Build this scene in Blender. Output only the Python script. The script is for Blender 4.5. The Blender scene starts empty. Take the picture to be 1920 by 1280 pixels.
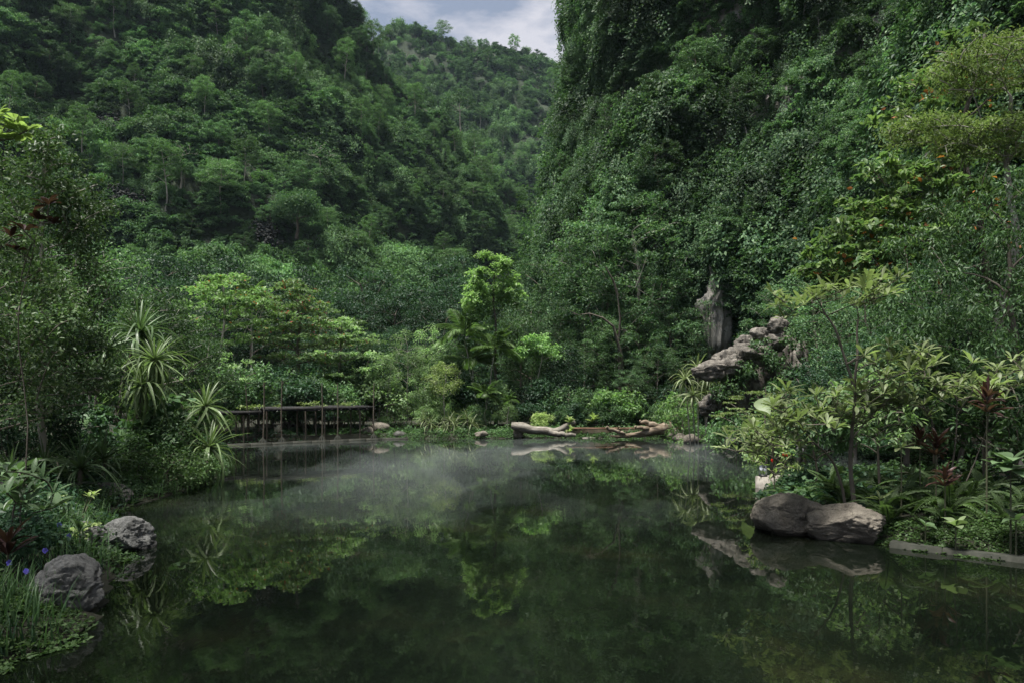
import bpy, math, random
import numpy as np
from mathutils import Vector, Matrix, noise as mnoise

R = math.radians
rng = np.random.default_rng(7)
random.seed(7)
scene = bpy.context.scene
COL = scene.collection

# ------------------------------------------------------------------ camera
CAM_H, F, HY = 2.3, 1280.0, 750.0
cam = bpy.data.cameras.new('camera')
cam.sensor_width = 36; cam.lens = 24; cam.shift_y = 110 / 1920
cam.clip_start = 0.1; cam.clip_end = 5000
camo = bpy.data.objects.new('camera', cam); COL.objects.link(camo)
camo.location = (0, 0, CAM_H); camo.rotation_euler = (R(90), 0, 0)
scene.camera = camo

# ------------------------------------------------------------------ sky, sun, exposure
SUN_EL, SUN_AZ = R(76), R(235)          # azimuth clockwise from +Y (the view direction)
world = bpy.data.worlds.new('World'); scene.world = world; world.use_nodes = True
wn, wl = world.node_tree.nodes, world.node_tree.links
wn.clear()
def wnode(t, **kw):
    n = wn.new(t)
    for k, v in kw.items(): setattr(n, k, v)
    return n
wo = wnode('ShaderNodeOutputWorld'); wb = wnode('ShaderNodeBackground')
sky = wnode('ShaderNodeTexSky', sky_type='NISHITA', sun_disc=False, sun_elevation=SUN_EL, sun_rotation=SUN_AZ,
            air_density=1.0, dust_density=2.0, ozone_density=1.0, altitude=50)
tc = wnode('ShaderNodeTexCoord')
mp = wnode('ShaderNodeMapping'); mp.inputs['Scale'].default_value = (1, 1, 3.0)
mp.inputs['Location'].default_value = (3.16, 0.9, 0.31)
nz = wnode('ShaderNodeTexNoise'); nz.inputs['Scale'].default_value = 4.2; nz.inputs['Detail'].default_value = 9
nz.inputs['Roughness'].default_value = 0.56
cr = wnode('ShaderNodeValToRGB'); cr.color_ramp.elements[0].position = 0.47; cr.color_ramp.elements[1].position = 0.60
hs = wnode('ShaderNodeHueSaturation'); hs.inputs['Saturation'].default_value = 0.65; hs.inputs['Value'].default_value = 0.95
mx = wnode('ShaderNodeMixRGB'); mx.inputs['Color2'].default_value = (5.6, 5.5, 5.9, 1)
wl.new(tc.outputs['Generated'], mp.inputs['Vector']); wl.new(mp.outputs['Vector'], nz.inputs['Vector'])
wl.new(nz.outputs['Fac'], cr.inputs['Fac'])
wl.new(sky.outputs['Color'], hs.inputs['Color']); wl.new(hs.outputs['Color'], mx.inputs['Color1'])
mcl = wnode('ShaderNodeMath', operation='MULTIPLY'); mcl.inputs[1].default_value = 0.75
wl.new(cr.outputs['Color'], mcl.inputs[0]); wl.new(mcl.outputs[0], mx.inputs['Fac'])
wl.new(mx.outputs['Color'], wb.inputs['Color']); wb.inputs['Strength'].default_value = 0.068
wl.new(wb.outputs[0], wo.inputs['Surface'])

sun = bpy.data.lights.new('sun', 'SUN'); sun.energy = 5.0; sun.angle = R(14); sun.color = (1.0, 0.965, 0.90)
suno = bpy.data.objects.new('sun', sun); COL.objects.link(suno)
sdir = Vector((math.sin(SUN_AZ) * math.cos(SUN_EL), math.cos(SUN_AZ) * math.cos(SUN_EL), math.sin(SUN_EL)))
suno.rotation_euler = sdir.to_track_quat('Z', 'Y').to_euler(); suno.location = sdir * 300

scene.view_settings.view_transform = 'Standard'; scene.view_settings.look = 'None'
scene.view_settings.exposure = 1.12; scene.view_settings.gamma = 1.0
scene.render.engine = 'CYCLES'
cy = scene.cycles
cy.max_bounces = 6; cy.diffuse_bounces = 3; cy.glossy_bounces = 3; cy.transmission_bounces = 3
cy.volume_bounces = 0; cy.transparent_max_bounces = 4; cy.sample_clamp_indirect = 4
cy.caustics_reflective = False; cy.caustics_refractive = False
cy.use_adaptive_sampling = True; cy.adaptive_threshold = 0.02
cy.use_denoising = True

# ------------------------------------------------------------------ helpers
def P(px, py, Y):
    return np.array([(px - 960) / F * Y, Y, CAM_H + (HY - py) / F * Y])
def XW(px, Y): return (px - 960) / F * Y
def ZW(py, Y): return CAM_H + (HY - py) / F * Y

def _h(ix, iy, iz, seed):
    n = (ix * 374761393 + iy * 668265263 + iz * 2147483647 + seed * 1274126177) & 0xFFFFFFFF
    n = ((n ^ (n >> 13)) * 1274126177) & 0xFFFFFFFF
    n = n ^ (n >> 16)
    return (n & 0xFFFF) / 65535.0
def vnoise(p, seed=0):
    p = np.asarray(p, float); i = np.floor(p).astype(np.int64); f = p - i; f = f * f * (3 - 2 * f)
    r = 0
    for dx in (0, 1):
        for dy in (0, 1):
            for dz in (0, 1):
                w = (f[..., 0] if dx else 1 - f[..., 0]) * (f[..., 1] if dy else 1 - f[..., 1]) * (f[..., 2] if dz else 1 - f[..., 2])
                r = r + w * _h(i[..., 0] + dx, i[..., 1] + dy, i[..., 2] + dz, seed)
    return r * 2 - 1
def fbm(p, oct=4, seed=0, gain=0.5):
    p = np.asarray(p, float); a, s, r = 1.0, 1.0, 0
    for o in range(oct):
        r = r + a * vnoise(p * s + 17.3 * o, seed + o); a *= gain; s *= 2.03
    return r
def norm(v):
    return v / np.maximum(np.linalg.norm(v, axis=-1, keepdims=True), 1e-9)
def rdir(n, r=None):
    return norm((r or rng).normal(size=(n, 3)))
def smooth(a, b, x):
    t = np.clip((x - a) / (b - a), 0, 1); return t * t * (3 - 2 * t)

class MB:
    """collects vertices and faces of one mesh"""
    def __init__(s): s.v = []; s.l = []; s.s = []; s.n = 0
    def add(s, V, Fc):                      # Fc: (m,k) index array
        V = np.asarray(V, float).reshape(-1, 3); Fc = np.asarray(Fc, np.int64)
        s.v.append(V); s.l.append((Fc + s.n).ravel()); s.s.append(np.full(len(Fc), Fc.shape[1], np.int64)); s.n += len(V)
    def tube(s, pts, rad, sides=7, cap=True):
        pts = np.asarray(pts, float); m = len(pts); rad = np.broadcast_to(np.asarray(rad, float), (m,))
        t = norm(np.gradient(pts, axis=0))
        ref = np.array([0.31, 0.17, 0.05]) if abs(t[0][2]) > 0.6 else np.array([0.05, 0.1, 1.0])
        a = norm(np.cross(t, ref)); b = np.cross(t, a)
        th = np.linspace(0, 2 * np.pi, sides, endpoint=False)
        V = pts[:, None] + rad[:, None, None] * (np.cos(th)[None, :, None] * a[:, None] + np.sin(th)[None, :, None] * b[:, None])
        i = np.arange(m - 1)[:, None] * sides; j = np.arange(sides)[None]; k = (j + 1) % sides
        Q = np.stack([i + j, i + k, i + sides + k, i + sides + j], -1).reshape(-1, 4)
        s.add(V, Q)
        if cap:
            c0 = s.n
            s.add(np.vstack([V[-1], pts[-1:]]), [[q, (q + 1) % sides, sides] for q in range(sides)])
            s.add(np.vstack([V[0], pts[:1]]), [[(q + 1) % sides, q, sides] for q in range(sides)])
        return s
    def box(s, c, size, rz=0.0, rx=0.0, ry=0.0, jit=0.0):
        q = np.array([[x, y, z] for z in (-.5, .5) for y in (-.5, .5) for x in (-.5, .5)]) * np.asarray(size, float)
        if jit: q = q + rng.normal(0, jit, q.shape)
        M = np.array(Matrix.Rotation(rz, 3, 'Z') @ Matrix.Rotation(ry, 3, 'Y') @ Matrix.Rotation(rx, 3, 'X'))
        s.add(q @ M.T + np.asarray(c, float), [[0, 2, 3, 1], [4, 5, 7, 6], [0, 1, 5, 4], [1, 3, 7, 5], [3, 2, 6, 7], [2, 0, 4, 6]])
        return s
    def mesh(s, name, mat, smooth=False):
        me = bpy.data.meshes.new(name)
        if s.n:
            V = np.concatenate(s.v); L = np.concatenate(s.l); S = np.concatenate(s.s)
            me.vertices.add(len(V)); me.vertices.foreach_set('co', V.astype(np.float32).ravel())
            me.loops.add(len(L)); me.loops.foreach_set('vertex_index', L.astype(np.int32))
            me.polygons.add(len(S)); st = np.concatenate([[0], np.cumsum(S)[:-1]])
            me.polygons.foreach_set('loop_start', st.astype(np.int32))
            if smooth: me.polygons.foreach_set('use_smooth', np.ones(len(S), bool))
            me.update(calc_edges=True)
        me.materials.append(mat)
        return me

def obj(name, me, parent=None, M=None, loc=None):
    o = bpy.data.objects.new(name, me); COL.objects.link(o)
    if parent is not None: o.parent = parent
    if M is not None: o.matrix_basis = M
    if loc is not None: o.location = loc
    return o
def tag(o, label, cat=None, group=None, kind=None):
    if label: o['label'] = label
    if cat: o['category'] = cat
    if group: o['group'] = group
    if kind: o['kind'] = kind
    return o
def thing(name, label, cat, loc=(0, 0, 0), rz=0.0, group=None, scale=1.0):
    o = bpy.data.objects.new(name, None); COL.objects.link(o)
    o.location = tuple(loc); o.rotation_euler = (0, 0, rz); o.scale = (scale,) * 3
    o.empty_display_size = 0.2
    return tag(o, label, cat, group)
def struct(name, me, loc=None):
    return tag(obj(name, me, loc=loc), None, kind='structure')
def dup(root, loc, rz=0.0, scale=1.0, label=None, group=None):
    r = root.copy(); COL.objects.link(r); r.location = tuple(loc); r.rotation_euler = (0, 0, rz)
    r.scale = (scale,) * 3 if np.isscalar(scale) else tuple(scale)
    if label: r['label'] = label
    if group: r['group'] = group
    for ch in root.children:
        c = ch.copy(); COL.objects.link(c); c.parent = r
    return r

# ------------------------------------------------------------------ materials
def newmat(name):
    m = bpy.data.materials.new(name); m.use_nodes = True
    nt = m.node_tree; nt.nodes.clear()
    out = nt.nodes.new('ShaderNodeOutputMaterial'); return m, nt, out
def nd(nt, t, **kw):
    n = nt.nodes.new(t)
    for k, v in kw.items():
        if k in n.inputs.keys(): n.inputs[k].default_value = v
        else: setattr(n, k, v)
    return n
def ramp(nt, fac, stops, interp='LINEAR'):
    r = nt.nodes.new('ShaderNodeValToRGB'); r.color_ramp.interpolation = interp
    e = r.color_ramp.elements
    while len(e) < len(stops): e.new(0.5)
    for q, (p, c) in zip(e, stops): q.position = p; q.color = (*c, 1)
    nt.links.new(fac, r.inputs['Fac']); return r
def leaf_mat(name, cols, rough=0.45, transl=0.3, patch=0.25, contrast=0.45, spec=0.4, odd=None):
    """cols: list of base colours picked per leaf; patch: world scale of the lighter/darker species patches; odd=(share, colour)"""
    m, nt, out = newmat(name); L = nt.links.new
    g = nd(nt, 'ShaderNodeNewGeometry'); oi = nd(nt, 'ShaderNodeObjectInfo')
    n = len(cols); stops = [(i / max(1, n - 1) * 0.98, c) for i, c in enumerate(cols)]
    rp = ramp(nt, g.outputs['Random Per Island'], stops)
    col = rp.outputs['Color']
    if odd:
        mr = nd(nt, 'ShaderNodeMath', operation='MULTIPLY'); mr.inputs[1].default_value = 37.13
        L(g.outputs['Random Per Island'], mr.inputs[0])
        fr = nd(nt, 'ShaderNodeMath', operation='FRACT'); L(mr.outputs[0], fr.inputs[0])
        lt = nd(nt, 'ShaderNodeMath', operation='LESS_THAN'); lt.inputs[1].default_value = odd[0]; L(fr.outputs[0], lt.inputs[0])
        mo = nd(nt, 'ShaderNodeMixRGB'); L(lt.outputs[0], mo.inputs['Fac']); L(col, mo.inputs['Color1']); mo.inputs['Color2'].default_value = (*odd[1], 1)
        col = mo.outputs['Color']
    tx = nd(nt, 'ShaderNodeTexNoise', Scale=patch, Detail=3.0); L(g.outputs['Position'], tx.inputs['Vector'])
    mr = nd(nt, 'ShaderNodeMapRange'); mr.inputs['From Min'].default_value = 0.33; mr.inputs['From Max'].default_value = 0.67
    mr.inputs['To Min'].default_value = 1 - contrast; mr.inputs['To Max'].default_value = 1 + contrast
    L(tx.outputs['Fac'], mr.inputs['Value'])
    mo2 = nd(nt, 'ShaderNodeMapRange'); mo2.inputs['To Min'].default_value = 0.65; mo2.inputs['To Max'].default_value = 1.35
    L(oi.outputs['Random'], mo2.inputs['Value'])
    mm = nd(nt, 'ShaderNodeMath', operation='MULTIPLY'); L(mr.outputs[0], mm.inputs[0]); L(mo2.outputs[0], mm.inputs[1])
    vm = nd(nt, 'ShaderNodeVectorMath', operation='SCALE'); L(col, vm.inputs[0]); L(mm.outputs[0], vm.inputs['Scale'])
    b = nd(nt, 'ShaderNodeBsdfPrincipled', Roughness=rough); b.inputs['Specular IOR Level'].default_value = spec * 0.35
    L(vm.outputs[0], b.inputs['Base Color'])
    t = nd(nt, 'ShaderNodeBsdfTranslucent')
    vt = nd(nt, 'ShaderNodeVectorMath', operation='MULTIPLY'); L(vm.outputs[0], vt.inputs[0]); vt.inputs[1].default_value = (1.25, 1.5, 0.8)
    L(vt.outputs[0], t.inputs['Color'])
    ms = nd(nt, 'ShaderNodeMixShader', Fac=transl); L(b.outputs[0], ms.inputs[1]); L(t.outputs[0], ms.inputs[2])
    L(ms.outputs[0], out.inputs['Surface']); return m
def rough_mat(name, stops, scale=3.0, rough=0.85, bump=0.5, bscale=None, detail=8, stretch=(1, 1, 1), spec=0.3, dist=0.05, crack=None):
    m, nt, out = newmat(name); L = nt.links.new
    tcn = nd(nt, 'ShaderNodeTexCoord'); mpn = nd(nt, 'ShaderNodeMapping'); mpn.inputs['Scale'].default_value = stretch
    L(tcn.outputs['Object'], mpn.inputs['Vector'])
    n1 = nd(nt, 'ShaderNodeTexNoise', Scale=scale, Detail=detail, Roughness=0.62); L(mpn.outputs[0], n1.inputs['Vector'])
    rp = ramp(nt, n1.outputs['Fac'], stops); col = rp.outputs['Color']
    n2 = nd(nt, 'ShaderNodeTexNoise', Scale=bscale or scale * 4, Detail=10.0, Roughness=0.7); L(mpn.outputs[0], n2.inputs['Vector'])
    hgt = n2.outputs['Fac']
    if crack:
        v = nd(nt, 'ShaderNodeTexVoronoi', feature='DISTANCE_TO_EDGE', Scale=crack)
        wv = nd(nt, 'ShaderNodeTexNoise', Scale=crack * 1.5, Detail=4.0); L(mpn.outputs[0], wv.inputs['Vector'])
        ad = nd(nt, 'ShaderNodeVectorMath', operation='ADD'); sc = nd(nt, 'ShaderNodeVectorMath', operation='SCALE'); sc.inputs['Scale'].default_value = 0.5
        L(wv.outputs['Color'], sc.inputs[0]); L(sc.outputs[0], ad.inputs[0]); L(mpn.outputs[0], ad.inputs[1]); L(ad.outputs[0], v.inputs['Vector'])
        mr = nd(nt, 'ShaderNodeMapRange'); mr.inputs['From Max'].default_value = 0.05; L(v.outputs['Distance'], mr.inputs['Value'])
        a2 = nd(nt, 'ShaderNodeMath', operation='MULTIPLY_ADD'); L(mr.outputs[0], a2.inputs[0]); a2.inputs[1].default_value = 0.35; L(hgt, a2.inputs[2]); hgt = a2.outputs[0]
    bp = nd(nt, 'ShaderNodeBump', Strength=bump, Distance=dist); L(hgt, bp.inputs['Height'])
    b = nd(nt, 'ShaderNodeBsdfPrincipled', Roughness=rough); b.inputs['Specular IOR Level'].default_value = spec
    L(col, b.inputs['Base Color']); L(bp.outputs[0], b.inputs['Normal'])
    L(b.outputs[0], out.inputs['Surface']); return m

def stone_mat(name, stops):
    """mottled, pitted stone with lichen flecks, dark streaks and a wet band where it meets the pool"""
    m, nt, out = newmat(name); L = nt.links.new; tcn = nd(nt, 'ShaderNodeTexCoord'); g = nd(nt, 'ShaderNodeNewGeometry')
    n1 = nd(nt, 'ShaderNodeTexNoise', Scale=3.5, Detail=12.0, Roughness=0.72, Distortion=0.6); L(tcn.outputs['Object'], n1.inputs['Vector']); rp = ramp(nt, n1.outputs['Fac'], stops)
    n2 = nd(nt, 'ShaderNodeTexNoise', Scale=34.0, Detail=8.0, Roughness=0.75); L(tcn.outputs['Object'], n2.inputs['Vector'])
    n3 = nd(nt, 'ShaderNodeTexNoise', Scale=9.0, Detail=6.0, Roughness=0.65); L(tcn.outputs['Object'], n3.inputs['Vector'])
    sp = ramp(nt, n2.outputs['Fac'], [(0.35, (.45, .45, .45)), (0.55, (1, 1, 1)), (0.75, (1.35, 1.35, 1.3))])
    mu = nd(nt, 'ShaderNodeMixRGB', blend_type='MULTIPLY', Fac=0.8); L(rp.outputs[0], mu.inputs['Color1']); L(sp.outputs[0], mu.inputs['Color2'])
    ms = ramp(nt, n3.outputs['Fac'], [(0.58, (0, 0, 0)), (0.72, (1, 1, 1))]); mo = nd(nt, 'ShaderNodeMixRGB'); mf = nd(nt, 'ShaderNodeMath', operation='MULTIPLY'); mf.inputs[1].default_value = .5
    L(ms.outputs[0], mf.inputs[0]); L(mf.outputs[0], mo.inputs['Fac']); L(mu.outputs[0], mo.inputs['Color1']); mo.inputs['Color2'].default_value = (.06, .065, .04, 1)
    sx = nd(nt, 'ShaderNodeSeparateXYZ'); L(g.outputs['Position'], sx.inputs[0]); ad = nd(nt, 'ShaderNodeMath', operation='MULTIPLY_ADD'); L(n3.outputs['Fac'], ad.inputs[0]); ad.inputs[1].default_value = -.12; L(sx.outputs['Z'], ad.inputs[2])
    mr = nd(nt, 'ShaderNodeMapRange'); mr.inputs['From Min'].default_value = -.03; mr.inputs['From Max'].default_value = .04; mr.inputs['To Min'].default_value = .3; L(ad.outputs[0], mr.inputs['Value'])
    sc = nd(nt, 'ShaderNodeVectorMath', operation='SCALE'); L(mo.outputs[0], sc.inputs[0]); L(mr.outputs[0], sc.inputs['Scale'])
    hs_ = nd(nt, 'ShaderNodeMath', operation='ADD'); L(n2.outputs['Fac'], hs_.inputs[0]); L(n3.outputs['Fac'], hs_.inputs[1])
    bp = nd(nt, 'ShaderNodeBump', Strength=1.0, Distance=0.05); L(hs_.outputs[0], bp.inputs['Height'])
    b = nd(nt, 'ShaderNodeBsdfPrincipled', Roughness=.85); b.inputs['Specular IOR Level'].default_value = .3; L(sc.outputs[0], b.inputs['Base Color']); L(bp.outputs[0], b.inputs['Normal']); L(b.outputs[0], out.inputs['Surface']); return m
M = {}
M['soil'] = rough_mat('soil', [(0.3, (0.012, 0.011, 0.008)), (0.6, (0.022, 0.024, 0.014)), (0.8, (0.034, 0.036, 0.022))], 1.5, 0.95, 0.8)
M['hillsoil'] = rough_mat('hill_soil', [(0.3, (0.012, 0.018, 0.010)), (0.6, (0.022, 0.034, 0.016)), (0.75, (0.05, 0.055, 0.045))], 0.15, 0.95, 0.6, dist=0.6)
M['limestone'] = rough_mat('limestone', [(0.25, (0.035, 0.035, 0.033)), (0.45, (0.14, 0.135, 0.125)), (0.62, (0.32, 0.30, 0.27)), (0.8, (0.20, 0.15, 0.10))], 0.6, 0.9, 1.0, stretch=(1, 1, 0.25), dist=0.25)
M['far_leaf'] = leaf_mat('hill_leaf', [(0.024, 0.058, 0.030), (0.043, 0.094, 0.045), (0.066, 0.128, 0.056), (0.10, 0.16, 0.068)], 0.55, 0.25, 0.06, 0.55, 0.25)
M['hill_vine'] = leaf_mat('hill_vine_leaf', [(0.046, 0.100, 0.044), (0.072, 0.140, 0.056), (0.105, 0.175, 0.068)], 0.55, 0.3, 0.05, 0.5, 0.25)
M['cliff_leaf'] = leaf_mat('cliff_leaf', [(0.028, 0.062, 0.034), (0.050, 0.100, 0.050), (0.076, 0.136, 0.066), (0.115, 0.172, 0.086)], 0.5, 0.3, 0.16, 0.5, 0.35)
M['scree'] = rough_mat('scree_stone', [(0.3, (0.010, 0.011, 0.010)), (0.6, (0.028, 0.030, 0.028)), (0.8, (0.05, 0.052, 0.05))], 1.5, 0.95, 0.5)
M['bark'] = rough_mat('bark', [(0.3, (0.05, 0.042, 0.034)), (0.6, (0.12, 0.105, 0.085)), (0.8, (0.19, 0.175, 0.15))], 4, 0.9, 0.6, stretch=(1, 1, 0.3), dist=0.02)
M['pale_bark'] = rough_mat('pale_bark', [(0.3, (0.15, 0.14, 0.12)), (0.6, (0.30, 0.28, 0.245)), (0.8, (0.40, 0.38, 0.34))], 5, 0.85, 0.4, stretch=(1, 1, 0.4), dist=0.01)

# ------------------------------------------------------------------ leaf clouds
T_RH = (np.array([[0, 0, 0], [.5, .45, .10], [0, 1, -.05], [-.5, .45, .10]]), np.array([[0, 1, 2], [0, 2, 3]]))
T_OV = (np.array([[0, 0, 0], [0, .5, -.02], [0, 1, -.14], [.36, .25, .07], [.46, .62, .04], [-.36, .25, .07], [-.46, .62, .04]]),
        np.array([[0, 3, 1], [3, 4, 1], [4, 2, 1], [0, 1, 5], [5, 1, 6], [6, 1, 2]]))
def leaves(mb, p, d, u, L, W, tpl=T_RH):
    n = len(p); d = norm(d); x = norm(np.cross(d, u)); z = np.cross(x, d)
    L = np.broadcast_to(L, (n,)); W = np.broadcast_to(W, (n,)); t, f = tpl
    V = p[:, None] + x[:, None] * (t[None, :, :1] * W[:, None, None]) + d[:, None] * (t[None, :, 1:2] * L[:, None, None]) + z[:, None] * (t[None, :, 2:] * L[:, None, None])
    k = len(t); Fc = (np.arange(n) * k)[:, None, None] + f[None]
    mb.add(V.reshape(-1, 3), Fc.reshape(-1, f.shape[1]))
def clump(mb, c, rad, n, L, asp=0.5, tpl=T_RH, up=0.5, shell=0.55, droop=0.3, r=None, hemi=0.0, out=0.7):
    """n leaves through an ellipsoid about c; hemi lifts them to its upper side"""
    r = r or rng
    c = np.asarray(c, float); rad = np.broadcast_to(np.asarray(rad, float), (3,))
    q = rdir(n, r); q[:, 2] += hemi; q = norm(q)
    s = shell + (1 - shell) * r.random(n) ** 0.6
    s = s * (1 + 0.18 * r.normal(size=n))
    p = c + q * rad * s[:, None]
    d = norm(q * out + r.normal(size=(n, 3)) * 0.5 + np.array([0, 0, -droop]))
    u = norm(np.array([0, 0, up]) + q * 0.65 + r.normal(size=(n, 3)) * 0.24)
    l = L * r.uniform(0.6, 1.25, n)
    leaves(mb, p - d * (l * 0.5)[:, None], d, u, l, l * asp, tpl)

# ------------------------------------------------------------------ ground and water
POOL = np.array([(-5.2, 1.2), (-4.75, 5.5), (-4.15, 6.5), (-4.45, 7.5), (-5.45, 9.5), (-6.6, 11.4), (-8.3, 13.9), (-8.3, 16.5), (-8.4, 19), (-10, 24),
                 (-12.5, 30), (-14.5, 34.4), (-7.7, 40.75), (-2.6, 41.2), (4, 41.8), (10.2, 41), (12, 35.5), (12.6, 30), (15, 26), (20, 23), (20, 20.8), (10, 19.6),
                 (6.75, 18.2), (5.7, 15), (4.85, 13), (4.7, 12.3), (5.7, 11), (7.3, 9.75), (14, 8.0), (18, 1.2)])
def pool_sd(x, y):
    p = np.stack([x, y], -1); a = POOL; b = np.roll(POOL, -1, 0)
    best = np.full(x.shape, 1e9); ins = np.zeros(x.shape, bool)
    for q, w in zip(a, b):
        e = w - q; t = np.clip(((p - q) @ e) / (e @ e), 0, 1)
        best = np.minimum(best, np.linalg.norm(p - q - t[..., None] * e, axis=-1))
        c = ((q[1] > y) != (w[1] > y)) & (x < (w[0] - q[0]) * (y - q[1]) / (w[1] - q[1] + 1e-12) + q[0])
        ins ^= c
    return np.where(ins, -best, best)
def ground_z(x, y):
    x = np.asarray(x, float); y = np.asarray(y, float)
    d = pool_sd(x, y)
    nz_ = fbm(np.stack([x * 0.7, y * 0.7, x * 0], -1), 3, 5)
    out = 0.04 + 0.30 * smooth(0, 0.9, d) + 0.10 * nz_ * smooth(0, 1.5, d) + 0.25 * smooth(2, 8, d)
    ins = 0.04 - np.minimum(1.2, -d * 1.6)
    return np.where(d > 0, out, ins)
def gz(x, y): return float(ground_z(np.array([x]), np.array([y]))[0])
def gp(px, Y, dz=0.0):
    x = XW(px, Y); return (x, Y, gz(x, Y) + dz)
def axis(lo, a, b, hi, st):
    m = np.arange(a, b + 1e-6, st); k = np.linspace(0, 1, 14)[1:] ** 2
    return np.concatenate([(a - (a - lo) * k)[::-1], m, b + (hi - b) * k])
gx, gy = axis(-900, -22, 26, 900, 0.28), axis(-400, -2, 48, 1500, 0.28)
GX, GY = np.meshgrid(gx, gy)
GZ = ground_z(GX, GY)
mb = MB(); nx = len(gx)
i = np.arange(len(gy) - 1)[:, None] * nx; j = np.arange(nx - 1)[None]
mb.add(np.stack([GX, GY, GZ], -1), np.stack([i + j, i + j + 1, i + nx + j + 1, i + nx + j], -1).reshape(-1, 4))
struct('ground', mb.mesh('ground', M['soil'], True))

def water_mat():
    m, nt, out = newmat('pool_water'); L = nt.links.new
    g = nd(nt, 'ShaderNodeNewGeometry')
    n1 = nd(nt, 'ShaderNodeTexNoise', Scale=0.55, Detail=5.0, Roughness=0.6); L(g.outputs['Position'], n1.inputs['Vector'])
    rp = ramp(nt, n1.outputs['Fac'], [(0.3, (0.0015, 0.0025, 0.0018)), (0.55, (0.004, 0.006, 0.0035)), (0.75, (0.009, 0.010, 0.005))])
    mpn = nd(nt, 'ShaderNodeMapping'); mpn.inputs['Scale'].default_value = (1.0, 0.45, 1); L(g.outputs['Position'], mpn.inputs['Vector'])
    n2 = nd(nt, 'ShaderNodeTexNoise', Scale=3.0, Detail=4.0); L(mpn.outputs[0], n2.inputs['Vector'])
    n3 = nd(nt, 'ShaderNodeTexNoise', Scale=0.18, Detail=2.0); L(g.outputs['Position'], n3.inputs['Vector'])
    mr = nd(nt, 'ShaderNodeMapRange'); mr.inputs['From Min'].default_value = 0.4; mr.inputs['From Max'].default_value = 0.62
    mr.inputs['To Min'].default_value = 0.03; mr.inputs['To Max'].default_value = 0.17; L(n3.outputs['Fac'], mr.inputs['Value'])
    bp = nd(nt, 'ShaderNodeBump', Distance=0.02); L(n2.outputs['Fac'], bp.inputs['Height']); L(mr.outputs[0], bp.inputs['Strength'])
    b = nd(nt, 'ShaderNodeBsdfPrincipled', Roughness=0.015, IOR=1.36)
    L(rp.outputs[0], b.inputs['Base Color']); L(bp.outputs[0], b.inputs['Normal'])
    L(b.outputs[0], out.inputs['Surface']); return m
mb = MB()
mb.add([(-22, -1.5, 0), (26, -1.5, 0), (26, 47, 0), (-22, 47, 0)], [[0, 1, 2, 3]])
struct('water', mb.mesh('water', water_mat()))

# ------------------------------------------------------------------ hills and cliff (lofts from a foot line to a ridge line)
def resample(A, n):
    A = np.asarray(A, float); t = np.concatenate([[0], np.cumsum(np.linalg.norm(np.diff(A[:, :2], axis=0), axis=1) + 1e-6)]); t /= t[-1]
    u = np.linspace(0, 1, n); return np.stack([np.interp(u, t, A[:, k]) for k in range(A.shape[1])], -1)
class Loft:
    def __init__(s, name, foot, ridge, nu, nv, conv, amp, nsc, seed, back=40, mat='hillsoil', edge=None):
        C = resample(np.hstack([foot, ridge]), nu); Fp, Rp = C[:, :3], C[:, 3:]
        v = np.linspace(0, 1, nv)
        hv = v ** conv                                    # how the horizontal set-back grows with height
        G = np.empty((nv + 6, nu, 3))
        G[:nv, :, :2] = Fp[None, :, :2] + (Rp - Fp)[None, :, :2] * hv[:, None, None]
        G[:nv, :, 2] = Fp[None, :, 2] + (Rp - Fp)[None, :, 2] * v[:, None]
        if edge is not None: edge(G[:nv], v)
        dh = norm((Rp - Fp) * np.array([1, 1, 0]))
        for k in range(6):
            w = (k + 1) / 6
            G[nv + k] = G[nv - 1] + dh * back * w; G[nv + k, :, 2] = G[nv - 1, :, 2] * (1 - w ** 2) - 3 * w
        N = s.normals(G)
        a = fbm(G * nsc, 5, seed) * amp
        ridge_fade = np.ones(nv + 6); ridge_fade[nv - 3:] = 0.45
        G = G + N * (a * ridge_fade[:, None])[..., None]
        s.G, s.nv, s.nu = G, nv, nu; s.N = s.normals(G)
        mb = MB(); i = np.arange(nv + 5)[:, None] * nu; j = np.arange(nu - 1)[None]
        mb.add(G, np.stack([i + j, i + j + 1, i + nu + j + 1, i + nu + j], -1).reshape(-1, 4))
        s.ob = struct(name, mb.mesh(name, M[mat], True))
    def normals(s, G):
        du = np.gradient(G, axis=1); dv = np.gradient(G, axis=0); n = norm(np.cross(du, dv))
        f = np.where(n[..., 1:2] > 0.0, -1.0, 1.0) if False else 1.0
        return n * f
    def sample(s, n, seed, rows=None, ymax=1e9):
        """area-weighted points on the face of the loft that fall in (or just round) the picture"""
        r = np.random.default_rng(seed); G = s.G[:(rows or s.nv + 1)]
        A = np.linalg.norm(np.cross(G[:-1, 1:] - G[:-1, :-1], G[1:, :-1] - G[:-1, :-1]), axis=-1)
        c = (G[:-1, :-1] + G[1:, 1:]) / 2
        px = 960 + c[..., 0] / np.maximum(c[..., 1], 1) * F; py = HY - (c[..., 2] - CAM_H) / np.maximum(c[..., 1], 1) * F
        A = A * ((px > -130) & (px < 2050) & (py > -130) & (py < 900) & (c[..., 1] > 5) & (c[..., 1] < ymax))
        k = r.choice(A.size, n, p=(A / A.sum()).ravel()); i, j = np.unravel_index(k, A.shape); u, v = r.random((2, n))[..., None]
        B = lambda Q: Q[i, j] * (1 - u) * (1 - v) + Q[i, j + 1] * u * (1 - v) + Q[i + 1, j] * (1 - u) * v + Q[i + 1, j + 1] * u * v
        return B(s.G), norm(B(s.N))

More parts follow.
